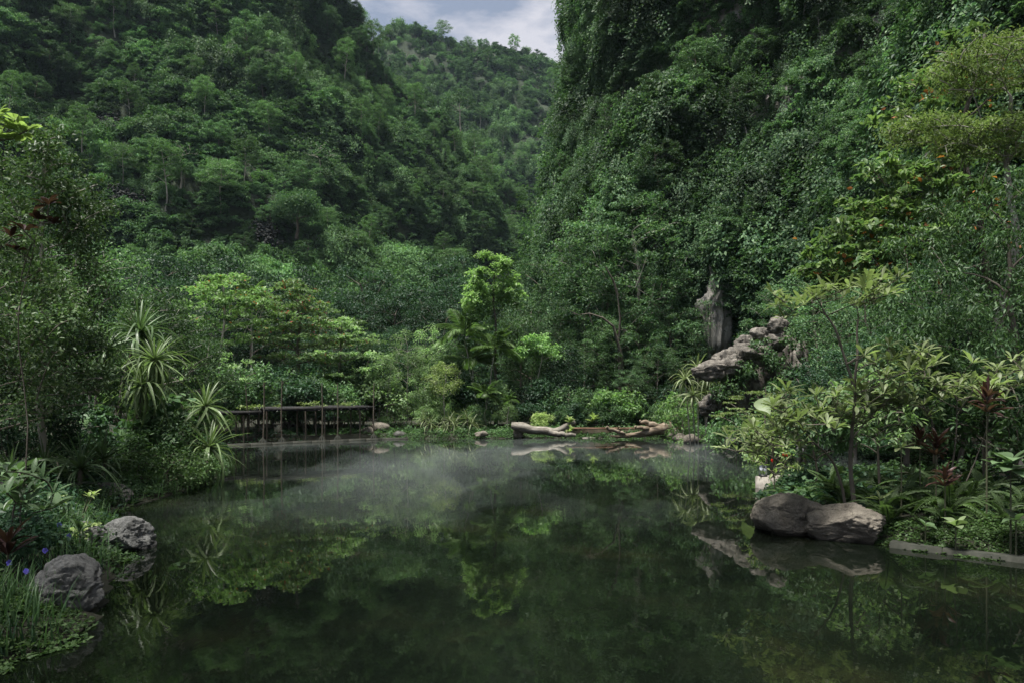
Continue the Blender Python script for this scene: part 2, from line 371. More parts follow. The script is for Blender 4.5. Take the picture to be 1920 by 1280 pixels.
def RP(px, py, Y): return list(P(px, py, Y))
def FT(px, Y): return [XW(px, Y), Y, 0.0]
left = [  # foot, ridge
    (FT(-500, 60), RP(-700, -250, 95)), (FT(-150, 78), RP(-200, -220, 125)), (FT(150, 88), RP(120, -200, 150)), (FT(350, 92), RP(380, -150, 160)),
    (FT(500, 96), RP(560, -95, 165)), (FT(590, 99), RP(640, -12, 168)), (FT(640, 101), RP(683, 62, 172)), (FT(670, 103), RP(706, 112, 176)),
    (FT(700, 105), RP(745, 165, 182)), (FT(740, 108), RP(795, 215, 188)), (FT(790, 112), RP(850, 268, 195)), (FT(840, 118), RP(905, 300, 203)),
    (FT(890, 126), RP(955, 345, 212)), (FT(940, 138), RP(1005, 395, 222)), (FT(1000, 150), RP(1075, 470, 235)), (FT(1060, 170), RP(1160, 560, 250))]
L1 = Loft('hill_left', [a for a, b in left], [b for a, b in left], 150, 70, 0.8, 5.0, 0.05, 11, back=60)
far = [(FT(560, 215), RP(560, 120, 360)), (FT(650, 215), RP(680, 105, 360)), (FT(690, 215), RP(712, 92, 360)), (FT(710, 215), RP(735, 66, 360)), (FT(740, 215), RP(765, 60, 362)),
       (FT(790, 215), RP(810, 72, 365)), (FT(840, 215), RP(860, 92, 370)), (FT(880, 215), RP(905, 92, 372)), (FT(930, 215), RP(950, 100, 376)),
       (FT(980, 215), RP(1000, 106, 380)), (FT(1040, 215), RP(1060, 130, 385)), (FT(1120, 215), RP(1150, 160, 390))]
L2 = Loft('hill_far', [a for a, b in far], [b for a, b in far], 90, 50, 0.85, 8.0, 0.02, 23, back=90)
cliff = [([48, 330, 0], [120, 340, 170]), ([28, 200, 0], [85, 215, 165]), ([13, 112, 0], [56, 128, 128]), ([5.0, 74, 0], [24, 88, 100]), ([2.9, 63, 0], [17, 78, 92]), ([5.2, 59, 0], [20, 75, 100]),
         ([9, 56.5, 0], [25, 73, 112]), ([14, 52, 0], [34, 66, 120]), ([19, 45, 0], [40, 57, 122]), ([22.5, 38.5, 0], [45, 46, 122]), ([26, 33, 0], [48, 38, 122]),
         ([31, 20, 0], [53, 20, 120]), ([38, 0, 0], [62, -5, 115]), ([48, -30, 0], [75, -40, 105])]
L3 = Loft('cliff_right', [a for a, b in cliff], [b for a, b in cliff], 190, 110, 1.25, 4.2, 0.09, 37, back=60, mat='limestone')
for Lf in (L1, L2, L3):
    print(Lf.ob.name, 'mean normal', Lf.N[:Lf.nv].mean((0, 1)))

# ------------------------------------------------------------------ green cover of the slopes (uncountable: one object for each slope)
PROTO = bpy.data.collections.new('cover_sprigs')
def proto(name, builder, mat):
    mb = MB(); builder(mb); o = bpy.data.objects.new(name, mb.mesh(name, mat)); return o
def b_dome(seed, nsub, nl, L, flat=0.8, spread=0.8):
    """a mound of many small tufts, each leafy on top and open below"""
    def f(mb):
        r = np.random.default_rng(seed)
        for k in range(nsub):
            q = rdir(1, r)[0]; q[2] = abs(q[2]) * 0.95 - 0.2
            c = q * np.array([spread, spread, spread * flat]) * r.uniform(0.55, 1.0)
            rr = r.uniform(0.13, 0.27)
            clump(mb, c, (rr, rr, rr * 0.5), nl // nsub, L, 0.55, up=1.0, hemi=0.8, droop=0.35, r=r, shell=.5)
    return f
def b_drape(seed, n, L):
    def f(mb):
        r = np.random.default_rng(seed)
        for k in range(9):                                # hanging tongues of creeper
            x, y = r.normal(0, 0.38, 2); top = 0.75 - 0.5 * (x * x + y * y) + r.uniform(-.15, .25); ln = r.uniform(0.7, 1.9)
            m = n // 9; t = r.random(m)
            p = np.stack([x + r.normal(0, .15, m) * (1.2 - .7 * t), y + r.normal(0, .15, m) * (1.2 - .7 * t), top - ln * t ** 1.3], -1)
            d = norm(r.normal(size=(m, 3)) * 0.5 + np.array([x * 0.8, y * 0.8, -0.75])); u = norm(r.normal(size=(m, 3)) * 0.4 + np.array([x, y, 0.9]))
            l = L * r.uniform(.6, 1.3, m); leaves(mb, p, d, u, l, l * 0.6)
    return f
def coll(name, obs):
    c = bpy.data.collections.new(name)
    for o in obs: c.objects.link(o)
    return c
C_HILL = coll('hill_sprigs', [proto('hs0', b_dome(1, 30, 1500, 0.11), M['far_leaf']), proto('hs1', b_dome(2, 36, 1700, 0.10), M['far_leaf']), proto('hs2', b_dome(3, 26, 1300, 0.12, 1.2), M['far_leaf']),
                              proto('hs3', b_drape(4, 1200, 0.13), M['hill_vine']), proto('hs4', b_drape(5, 1300, 0.12), M['hill_vine'])])
C_CLIFF = coll('cliff_sprigs', [proto('cs0', b_dome(11, 28, 1250, 0.11), M['cliff_leaf']), proto('cs1', b_dome(12, 24, 1100, 0.12), M['cliff_leaf']),
                                proto('cs2', b_drape(13, 1100, 0.12), M['cliff_leaf']), proto('cs3', b_drape(14, 1200, 0.11), M['cliff_leaf'])])
def gn_scatter(name, pts, rot, scl, pick, colln, label):
    me = bpy.data.meshes.new(name); me.vertices.add(len(pts)); me.vertices.foreach_set('co', np.asarray(pts, np.float32).ravel())
    a = me.attributes.new('rot', 'FLOAT_VECTOR', 'POINT'); a.data.foreach_set('vector', np.asarray(rot, np.float32).ravel())
    a = me.attributes.new('scl', 'FLOAT_VECTOR', 'POINT'); a.data.foreach_set('vector', np.asarray(scl, np.float32).ravel())
    a = me.attributes.new('pick', 'INT', 'POINT'); a.data.foreach_set('value', np.asarray(pick, np.int32))
    o = obj(name, me); tag(o, label, name.replace('_', ' '), kind='stuff')
    ng = bpy.data.node_groups.new(name, 'GeometryNodeTree')
    ng.interface.new_socket('Geometry', in_out='INPUT', socket_type='NodeSocketGeometry'); ng.interface.new_socket('Geometry', in_out='OUTPUT', socket_type='NodeSocketGeometry')
    N = ng.nodes.new; L = ng.links.new
    gi, go = N('NodeGroupInput'), N('NodeGroupOutput'); ci = N('GeometryNodeCollectionInfo'); ci.inputs['Collection'].default_value = colln
    ci.inputs['Separate Children'].default_value = True; ci.inputs['Reset Children'].default_value = True
    ip = N('GeometryNodeInstanceOnPoints'); ip.inputs['Pick Instance'].default_value = True
    def at(nm, ty):
        q = N('GeometryNodeInputNamedAttribute'); q.data_type = ty; q.inputs['Name'].default_value = nm; return q.outputs['Attribute']
    er = N('FunctionNodeEulerToRotation'); L(at('rot', 'FLOAT_VECTOR'), er.inputs[0])
    L(gi.outputs[0], ip.inputs['Points']); L(ci.outputs[0], ip.inputs['Instance']); L(at('pick', 'INT'), ip.inputs['Instance Index'])
    L(er.outputs[0], ip.inputs['Rotation']); L(at('scl', 'FLOAT_VECTOR'), ip.inputs['Scale']); L(ip.outputs[0], go.inputs[0])
    md = o.modifiers.new('scatter', 'NODES'); md.node_group = ng
    return o
def cover(name, Lf, n, smin, smax, tall, ncoll, colln, label, seed, lift=0.0, keep=None, vine=0.05, ymax=1e9, vth=0.12):
    pts, nr = Lf.sample(n, seed, ymax=ymax); r = np.random.default_rng(seed + 1)
    if keep is not None:
        k = keep(pts); pts, nr = pts[k], nr[k]
    n = len(pts)
    s = smin + (smax - smin) * np.clip(0.5 + 0.55 * fbm(pts * vine, 3, seed) + r.normal(0, .22, n), 0, 1) ** 1.4
    pts = pts + nr * (s * lift)[:, None]
    # lean each sprig a little out of the slope
    tilt = r.normal(0, .18, (n, 2)); rot = np.stack([tilt[:, 0] - nr[:, 1] * 0.35, tilt[:, 1] + nr[:, 0] * 0.35, r.uniform(0, 6.28, n)], -1)
    scl = np.stack([s, s, s * r.uniform(.8, tall, n)], -1)
    vz = fbm(pts * 0.045 + 9, 2, seed + 3) + r.normal(0, .25, n)
    nd_ = ncoll // 2 + (ncoll % 2)
    pick = np.where(vz > vth, nd_ + r.integers(0, ncoll - nd_, n), r.integers(0, nd_, n))
    return gn_scatter(name, pts, rot, scl, pick, colln, label)
cover('hill_forest', L1, 9500, 1.1, 3.6, 1.5, 5, C_HILL, 'dense dark green jungle and creepers covering the steep hillside at left', 101, 0.1)
cover('far_forest', L2, 3400, 2.2, 5.5, 1.5, 5, C_HILL, 'hazy green jungle covering the distant hill under the sky', 102, 0.15)
def rock_gaps(p):
    px = 960 + p[:, 0] / p[:, 1] * F; py = HY - (p[:, 2] - CAM_H) / p[:, 1] * F
    g = ((px - 1340) / 38) ** 2 + ((py - 605) / 75) ** 2 < 1
    g |= ((px - 1020) / 12) ** 2 + ((py - 375) / 28) ** 2 < 1
    g |= ((px - 1315) / 95) ** 2 + ((py + 8) / 20) ** 2 < 1
    return ~g
cover('cliff_creepers', L3, 9000, 0.7, 2.35, 1.35, 4, C_CLIFF, 'thick green creepers hanging over the limestone cliff at right', 103, 0.15, rock_gaps, 0.16, ymax=92, vth=0.4)

# ------------------------------------------------------------------ more materials
M['almond'] = leaf_mat('almond_leaf', [(0.085, 0.155, 0.06), (0.13, 0.215, 0.085), (0.18, 0.265, 0.11)], 0.4, 0.35, 0.5, 0.3, odd=(0.012, (0.30, 0.10, 0.03)))
M['almond_red'] = leaf_mat('almond_red_leaf', [(0.082, 0.148, 0.06), (0.125, 0.20, 0.085), (0.185, 0.255, 0.115)], 0.4, 0.35, 0.5, 0.3, odd=(0.035, (0.30, 0.08, 0.055)))
M['light'] = leaf_mat('light_leaf', [(0.11, 0.18, 0.09), (0.165, 0.25, 0.12), (0.23, 0.315, 0.155)], 0.45, 0.4, 0.6, 0.3)
M['bright'] = leaf_mat('bright_leaf', [(0.08, 0.155, 0.06), (0.12, 0.21, 0.08), (0.18, 0.28, 0.10)], 0.35, 0.4, 0.5, 0.25)
M['lime'] = leaf_mat('lime_leaf', [(0.10, 0.17, 0.068), (0.145, 0.225, 0.09), (0.20, 0.285, 0.12)], 0.4, 0.4, 0.5, 0.2)
M['mid'] = leaf_mat('mid_leaf', [(0.043, 0.085, 0.040), (0.066, 0.122, 0.054), (0.10, 0.165, 0.074)], 0.42, 0.3, 0.5, 0.35)
M['dark'] = leaf_mat('dark_leaf', [(0.015, 0.036, 0.021), (0.024, 0.053, 0.028), (0.038, 0.074, 0.037)], 0.45, 0.25, 0.5, 0.35)
M['gloss'] = leaf_mat('glossy_leaf', [(0.045, 0.085, 0.040), (0.070, 0.118, 0.052), (0.11, 0.16, 0.07)], 0.42, 0.28, 0.6, 0.4, spec=0.4)
M['yellow'] = leaf_mat('yellow_green_leaf', [(0.125, 0.175, 0.07), (0.18, 0.235, 0.09), (0.24, 0.29, 0.125)], 0.42, 0.4, 0.8, 0.2)
M['feather'] = leaf_mat('feathery_leaf', [(0.105, 0.155, 0.062), (0.15, 0.20, 0.082), (0.205, 0.25, 0.105)], 0.5, 0.38, 0.9, 0.3)
M['terminalia'] = leaf_mat('terminalia_leaf', [(0.05, 0.09, 0.038), (0.085, 0.135, 0.055), (0.14, 0.19, 0.075)], 0.38, 0.35, 0.6, 0.3)
M['orange'] = leaf_mat('orange_leaf', [(0.30, 0.10, 0.035), (0.36, 0.15, 0.05)], 0.5, 0.35, 2, 0.3)
M['strap'] = leaf_mat('strap_leaf', [(0.10, 0.145, 0.07), (0.135, 0.185, 0.085)], 0.38, 0.25, 3, 0.3, spec=0.5)
M['strap_dark'] = leaf_mat('dark_strap_leaf', [(0.06, 0.098, 0.048), (0.082, 0.125, 0.058)], 0.38, 0.25, 3, 0.3, spec=0.5)
M['strap_pale'] = leaf_mat('pale_strap_leaf', [(0.13, 0.165, 0.085), (0.16, 0.19, 0.10)], 0.42, 0.25, 3, 0.3)
M['whorl'] = leaf_mat('whorl_leaf', [(0.125, 0.16, 0.078), (0.17, 0.205, 0.10)], 0.4, 0.35, 1.6, 0.4)
M['broad'] = leaf_mat('broad_leaf', [(0.075, 0.12, 0.06), (0.09, 0.14, 0.07)], 0.33, 0.25, 3, 0.25)
M['broad_pale'] = leaf_mat('pale_broad_leaf', [(0.12, 0.165, 0.085), (0.15, 0.19, 0.10)], 0.4, 0.3, 3, 0.25)
M['fern'] = leaf_mat('fern_frond', [(0.045, 0.075, 0.03), (0.065, 0.10, 0.04)], 0.5, 0.35, 2, 0.4)
M['palm'] = leaf_mat('palm_frond', [(0.08, 0.14, 0.05), (0.11, 0.17, 0.06)], 0.35, 0.35, 2, 0.3)
M['maroon'] = leaf_mat('maroon_leaf', [(0.034, 0.019, 0.019), (0.052, 0.025, 0.023)], 0.38, 0.3, 3, 0.4)
M['ground_leaf'] = leaf_mat('ground_leaf', [(0.035, 0.068, 0.026), (0.052, 0.092, 0.034), (0.075, 0.12, 0.045)], 0.45, 0.3, 1.5, 0.45)
M['purple'] = leaf_mat('purple_petal', [(0.16, 0.13, 0.62), (0.20, 0.17, 0.70)], 0.6, 0.3, 3, 0.1)
M['red'] = leaf_mat('red_petal', [(0.55, 0.025, 0.02), (0.6, 0.05, 0.03)], 0.6, 0.3, 3, 0.1)
M['stem'] = rough_mat('green_stem', [(0.3, (0.045, 0.05, 0.028)), (0.7, (0.10, 0.10, 0.06))], 6, 0.8, 0.2, dist=0.005)
M['boulder'] = stone_mat('boulder_stone', [(0.25, (0.042, 0.036, 0.029)), (0.42, (0.125, 0.11, 0.09)), (0.6, (0.205, 0.183, 0.15)), (0.78, (0.27, 0.245, 0.205))])
M['boulder_grey'] = stone_mat('grey_boulder_stone', [(0.25, (0.045, 0.046, 0.045)), (0.42, (0.13, 0.132, 0.128)), (0.6, (0.22, 0.222, 0.215)), (0.78, (0.31, 0.31, 0.30))])
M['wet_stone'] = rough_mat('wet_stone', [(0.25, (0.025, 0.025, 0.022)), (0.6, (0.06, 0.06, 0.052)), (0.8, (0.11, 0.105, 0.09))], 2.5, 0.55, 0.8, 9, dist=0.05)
M['rockwork'] = rough_mat('rockwork_stone', [(0.3, (0.036, 0.033, 0.029)), (0.5, (0.11, 0.10, 0.086)), (0.7, (0.24, 0.22, 0.19))], 3.4, 0.9, 1.0, 6, stretch=(1, 1, .6), dist=0.08)
M['driftwood'] = rough_mat('driftwood', [(0.3, (0.05, 0.042, 0.033)), (0.5, (0.16, 0.145, 0.12)), (0.72, (0.30, 0.28, 0.245))], 5, 0.85, 0.8, 8, stretch=(0.35, 1, 1), dist=0.04)
M['driftwood_brown'] = rough_mat('brown_driftwood', [(0.3, (0.045, 0.034, 0.024)), (0.5, (0.15, 0.115, 0.08)), (0.72, (0.30, 0.265, 0.215))], 5, 0.85, 0.8, 8, stretch=(0.35, 1, 1), dist=0.04)
M['plank'] = rough_mat('red_plank', [(0.3, (0.09, 0.052, 0.034)), (0.6, (0.15, 0.085, 0.055)), (0.8, (0.20, 0.13, 0.09))], 3, 0.8, 0.3, stretch=(0.15, 1, 1), dist=0.01)
M['stucco'] = rough_mat('stained_wall', [(0.3, (0.09, 0.07, 0.045)), (0.5, (0.22, 0.18, 0.12)), (0.75, (0.36, 0.31, 0.23))], 1.6, 0.9, 0.4, stretch=(1, 1, .35), dist=0.01)
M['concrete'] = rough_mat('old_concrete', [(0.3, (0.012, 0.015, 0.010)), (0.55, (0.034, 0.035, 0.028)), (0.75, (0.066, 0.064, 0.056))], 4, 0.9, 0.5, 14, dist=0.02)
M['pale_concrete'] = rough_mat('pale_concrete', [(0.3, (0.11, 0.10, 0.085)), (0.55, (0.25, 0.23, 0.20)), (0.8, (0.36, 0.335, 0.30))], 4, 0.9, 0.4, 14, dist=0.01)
M['thatch'] = rough_mat('weathered_slats', [(0.3, (0.012, 0.012, 0.012)), (0.6, (0.028, 0.028, 0.027)), (0.8, (0.055, 0.053, 0.048))], 6, 0.9, 0.6, 20, stretch=(0.2, 1, 1), dist=0.02)
M['pole'] = rough_mat('pole_wood', [(0.3, (0.06, 0.05, 0.04)), (0.6, (0.13, 0.11, 0.085)), (0.8, (0.20, 0.17, 0.135))], 7, 0.85, 0.4, stretch=(1, 1, .2), dist=0.01)
def plain(name, c, rough=0.5, metal=0.0, emit=None):
    m, nt, out = newmat(name); b = nd(nt, 'ShaderNodeBsdfPrincipled', Roughness=rough, Metallic=metal); b.inputs['Base Color'].default_value = (*c, 1)
    n1 = nd(nt, 'ShaderNodeTexNoise', Scale=8.0, Detail=4.0); rp = ramp(nt, n1.outputs['Fac'], [(0.3, tuple(q * 0.75 for q in c)), (0.7, c)])
    nt.links.new(rp.outputs[0], b.inputs['Base Color'])
    nt.links.new(b.outputs[0], out.inputs['Surface']); return m
M['black'] = plain('black_metal', (0.02, 0.02, 0.02), 0.5)
M['white'] = plain('frosted_white', (0.72, 0.76, 0.80), 0.35)

# ------------------------------------------------------------------ tree builders
def skeleton(mb, trunk, r0, r1, tips, rtip=0.012, sides=7, lift=0.15, r=None):
    """a trunk polyline plus limbs that reach every tip from the nearest wood below it"""
    r = r or rng
    trunk = np.asarray(trunk, float); n = max(8, len(trunk) * 4)
    t = np.linspace(0, 1, len(trunk)); tt = np.linspace(0, 1, n)
    pts = np.stack([np.interp(tt, t, trunk[:, k]) for k in range(3)], -1)
    for _ in range(2): pts[1:-1] = (pts[:-2] + 2 * pts[1:-1] + pts[2:]) / 4
    Ln = np.linalg.norm(trunk[-1] - trunk[0])
    wob = np.stack([fbm(np.stack([tt * 4, tt * 0 + q, tt * 0 + r.random() * 50], -1), 2) for q in (0, 5)], -1) * 0.025 * Ln
    pts[:, :2] += wob * np.minimum(1, tt * 5)[:, None]
    rad = r0 + (r1 - r0) * tt ** 0.8; rad[0] *= 1.35
    mb.tube(pts, rad, sides + 1)
    N = list(pts[n // 5:]); RD = list(rad[n // 5:])
    tips = sorted([np.asarray(q, float) for q in tips], key=lambda q: np.linalg.norm(pts - q, axis=1).min())
    for q in tips:
        A = np.array(N); D = q - A; d = np.linalg.norm(D, axis=1)
        cost = d + 2.0 * np.maximum(0, 0.25 * d - D[:, 2]) + 0.0
        k = int(np.argmin(cost)); a, ra = A[k], RD[k]; dist = d[k]
        if dist < 1e-3: continue
        c = a + (q - a) * 0.5 + np.array([0, 0, lift * dist]) + r.normal(size=3) * 0.07 * dist
        s = np.linspace(0, 1, 6)[:, None]; cv = a * (1 - s) ** 2 + 2 * c * s * (1 - s) + q * s ** 2
        rb = max(rtip, min(ra * 0.62, 0.02 + 0.03 * dist))
        rr = rb + (rtip - rb) * s[:, 0]
        mb.tube(cv, rr, 5, cap=False)
        N += list(cv[1:5]); RD += list(rr[1:5])
def ell_tips(n, c, rad, r, inner=0.45, zmin=-0.8):
    q = rdir(n * 2, r); q = q[q[:, 2] > zmin][:n]
    s = inner + (1 - inner) * r.random(len(q)) ** 0.5
    return np.asarray(c) + q * np.asarray(rad) * s[:, None]
def tree_at(name, label, base, H, trunk, tips, trad, cl, nleaf, L, asp, mat, bark='bark', tpl=T_RH, group=None, cat='tree', seed=0, up=0.6, hemi=0.35, droop=0.3, flat=0.8,
            rtip=0.012, lift=0.15, sides=7, r1f=0.3, extra=0, shell=0.4):
    """trunk, tips in coordinates local to base; cl: clump radius; nleaf leaves in each clump"""
    r = np.random.default_rng(seed + 1000)
    t = thing(name, label, cat, base, group=group)
    mb = MB(); skeleton(mb, trunk, trad, trad * r1f, tips, rtip, sides, lift, r); obj('trunk', mb.mesh('trunk', M[bark], True), t)
    mb = MB()
    for q in tips:
        rr = cl * r.uniform(0.7, 1.25); clump(mb, q, (rr, rr, rr * flat), int(nleaf * r.uniform(.7, 1.3)), L, asp, tpl, up=up, shell=shell, droop=droop, r=r, hemi=hemi)
    obj('crown', mb.mesh('crown', M[mat]), t)
    return t
def round_tree(name, label, base, H, rad, seed, mat='mid', bark='bark', ntip=40, cl=None, nleaf=130, L=0.2, asp=0.5, crown_lo=0.3, trad=None, **kw):
    r = np.random.default_rng(seed); cz = H * (crown_lo + 1) / 2; rz = H * (1 - crown_lo) / 2
    cl = cl or rad * 0.36
    tips = ell_tips(ntip, (0, 0, cz), (rad - cl * .6, rad - cl * .6, rz - cl * .6), r)
    top = np.array([r.normal() * .06 * H, r.normal() * .06 * H, H * 0.82])
    return tree_at(name, label, base, H, [(0, 0, -0.3), top * np.array([.3, .3, .5]), top], tips, trad or 0.02 * H, cl, nleaf, L, asp, mat, bark, seed=seed, **kw)
def tier_tree(name, label, base, H, tiers, seed, mat, nleaf=60, L=0.22, asp=0.5, bark='bark', trad=0.12, lean=(0, 0), cl=0.55, tpl=T_OV, flat=0.3, **kw):
    """layered crown: tiers = (height, reach, number of sprays, x offset, y offset)"""
    r = np.random.default_rng(seed); tips = []
    for z, rr, n, ox, oy in tiers:
        a = r.uniform(0, 6.28) + np.arange(n) * 2.399; d = rr * np.sqrt((np.arange(n) + 0.6) / n)
        tips += list(np.stack([ox + np.cos(a) * d, oy + np.sin(a) * d, z + 0.10 * d + r.normal(0, .14, n)], -1))
    top = (lean[0], lean[1], H * 0.95)
    return tree_at(name, label, base, H, [(0, 0, -.3), (lean[0] * .4, lean[1] * .4, H * .5), top], tips, trad, cl, nleaf, L, asp, mat, bark, tpl, seed=seed, up=1.3, hemi=0.5, droop=0.05, flat=flat, lift=0.02, shell=0.2, **kw)

# ------------------------------------------------------------------ single trees standing out of the hillside forest
def hill_proto(kind, seed, mat):
    if kind == 0: return round_tree('hillside_tree', 'x y z w', (0, 0, -500), 10, 4.2, seed, mat, ntip=85, cl=.75, nleaf=95, L=0.28, flat=.55, hemi=.6, crown_lo=.2, trad=.16)
    if kind == 1: return round_tree('hillside_tree', 'x y z w', (0, 0, -500), 13, 3.2, seed, mat, ntip=65, cl=.7, nleaf=85, L=0.27, flat=.55, hemi=.6, crown_lo=.35, trad=.15, bark='pale_bark')
    if kind == 2: return tier_tree('hillside_tree', 'x y z w', (0, 0, -500), 11, [(6.5, 4.2, 12, 0, 0), (8.2, 3.8, 11, .5, 0), (9.8, 2.6, 9, 0, .3)], seed, mat, nleaf=170, L=.28, cl=1.15, tpl=T_RH, flat=.4, trad=.14, bark='pale_bark')
    if kind == 3: return round_tree('hillside_tree', 'x y z w', (0, 0, -500), 8, 3.2, seed, mat, ntip=65, cl=.65, nleaf=95, L=0.26, flat=.55, hemi=.6, crown_lo=.05, trad=.14)
HP = [hill_proto(0, 1, 'far_leaf'), hill_proto(1, 2, 'hill_vine'), hill_proto(2, 3, 'mid'), hill_proto(3, 4, 'far_leaf')]
HPC = [hill_proto(0, 5, 'cliff_leaf'), hill_proto(1, 6, 'cliff_leaf'), hill_proto(3, 8, 'cliff_leaf')]
for q in HPC: q.name = 'cliff_tree'
HILL_LOOKS = ('rounded dark green', 'slender pale trunked', 'flat topped layered', 'low bushy dark green')
used = set()
def put(protos, k, loc, rz, sc, label, group):
    p = protos[k]
    if id(p) in used:
        return dup(p, loc, rz, sc, label, group)
    used.add(id(p)); p.location = tuple(loc); p.rotation_euler = (0, 0, rz); p.scale = (sc,) * 3; p['label'] = label; p['group'] = group
    return p
def plant_slope(Lf, n, seed, protos, smin, smax, label, group, dmin, looks, ymax=1e9, rows=None):
    pts, nr = Lf.sample(n * 5, seed, rows, ymax); r = np.random.default_rng(seed); got = []
    for p, q in zip(pts, nr):
        if len(got) >= n: break
        px, py = 960 + p[0] / p[1] * F, HY - (p[2] - CAM_H) / p[1] * F
        if not (-60 < px < 1980 and -40 < py < 720) or not rock_gaps(p[None])[0] or any(np.linalg.norm(p - g) < dmin for g in got): continue
        got.append(p); s = r.uniform(smin, smax)
        k = int(r.integers(len(protos))); put(protos, k, p - np.array([0, 0, 1.2 * s]) + q * 0.3, r.uniform(0, 6.28), s, looks[k] + ' ' + label, group)
plant_slope(L1, 210, 201, HP, 0.4, 1.0, 'tree growing out of the jungle on the left hillside', 'trees on the left hillside', 6.5, HILL_LOOKS)
plant_slope(L2, 90, 202, HP, 0.8, 1.5, 'tree on the distant hill beneath the sky', 'trees on the distant hill', 9.0, HILL_LOOKS)
plant_slope(L3, 130, 203, HPC, 0.2, 0.55, 'tree clinging to the creeper covered cliff', 'trees clinging to the cliff', 2.2, ('rounded green', 'slender pale trunked', 'low bushy'), ymax=85)
# the ridge line trees
def slope_xy(Lf, px, Yr):                    # point of the ridge row nearest to a picture column
    row = Lf.G[Lf.nv - 2]; q = 960 + row[:, 0] / row[:, 1] * F; k = int(np.argmin(abs(q - px))); return row[k]
for px, k, s in ((735, 0, .75), (757, 3, .9), (778, 0, .8), (800, 3, .8), (828, 1, .65), (850, 3, .75), (880, 2, .7), (905, 0, .7), (930, 3, .8), (985, 3, .9), (1005, 0, .8), (1022, 3, 1.0)):
    p = slope_xy(L2, px, 0); put(HP, k, p - np.array([0, 0, 2.0]), px * 1.3, s * 1.25, 'small tree on the ridge of the distant hill against the sky', 'trees on the distant ridge')
p = slope_xy(L2, 966, 0); put(HP, 1, p - np.array([0, 0, 2.0]), 1.0, 1.15, 'tallest ridge tree poking into the sky above the distant hill', None)
for px, k, s in ((655, 0, .8), (672, 1, .7), (684, 0, .75), (700, 3, .8), (712, 3, .7)):
    p = slope_xy(L1, px, 0); put(HP, k, p - np.array([0, 0, 3.0]), px * 1.7, s, 'dark tree on the shoulder of the left hill against the sky', 'trees on the left skyline')
# emergent tree with a bare pale trunk between the two hills
r_ = np.random.default_rng(77); b = P(862, 282, 190)
tree_at('emergent_tree', 'tall lone tree with a bare pale trunk and rounded crown, high between the hills', b, 16, [(0, 0, -2), (.3, 0, 7), (0, 0, 13)], ell_tips(26, (0, 0, 13), (4.6, 4.6, 2.8), r_, .3, -.4), .3, 1.3, 70, .45, .5, 'far_leaf', 'pale_bark', seed=77)
def hit(Lf, px, py):                         # the point of a slope seen at a picture position
    g = Lf.G[:Lf.nv]; qx = 960 + g[..., 0] / g[..., 1] * F; qy = HY - (g[..., 2] - CAM_H) / g[..., 1] * F
    d = (qx - px) ** 2 + (qy - py) ** 2 + np.where(d_hidden(Lf), 1e9, 0); k = np.unravel_index(np.argmin(d), d.shape); return g[k], Lf.N[k]
def d_hidden(Lf): return Lf.N[:Lf.nv, :, 1] > 0.15
def bare_tree(px, py, H, seed, label):
    r = np.random.default_rng(seed); b, _ = hit(L1, px, py)
    tips = ell_tips(30, (0, 0, H * .75), (H * .5, H * .3, H * .3), r, .4, -.5)
    tree_at('bare_tree', label, b + _ * 1.5, H, [(0, 0, -2), (.2, 0, H * .3), (.1, 0, H * .6)], tips, .16, .5, 14, .4, .5, 'far_leaf', 'pale_bark', seed=seed, rtip=0.035)
bare_tree(598, 352, 7.5, 301, 'leafless branching tree with pale limbs on the left hillside')
bare_tree(350, 345, 6, 302, 'half bare tree with a pale leaning trunk above the rock scree')
b, _ = hit(L1, 556, 462)
round_tree('broad_hillside_tree', 'broad dome shaped tree beside the grey scree patch on the left hillside', b + _ * 1.0, 8.5, 4.6, 78, 'far_leaf', ntip=60, nleaf=150, L=.36, crown_lo=.15, trad=.3)
# grey scree showing through the jungle
for px, py, w, h, lab in ((490, 445, 2.2, 2.6, 'grey scree patch beside the domed tree on the left hillside'), (228, 390, 3.0, 4.5, 'long grey scree streak above the pandanus trees on the hillside'), (215, 245, 2.4, 1.8, 'small grey rock scar high on the left hillside')):
    r = np.random.default_rng(px); b, q = hit(L1, px, py); t = thing('scree', lab, 'scree', b + q * 1.6)
    mb = MB(); e1 = norm(np.cross([0, 0, 1.0], q)); e2 = np.cross(q, e1)
    for k in range(170):
        a, d = r.uniform(0, 6.28), math.sqrt(r.random()) * (1 + .35 * math.sin(3 * k)); x, z = w * d * math.cos(a), h * d * math.sin(a)
        mb.box(e1 * x + e2 * z + q * r.normal(0, .2), r.uniform(.15, .5, 3) * (1, .7, .8), *r.uniform(0, 3, 3), jit=.04)
    o = obj('rubble', mb.mesh('rubble', M['scree']), t); o['kind'] = 'stuff'

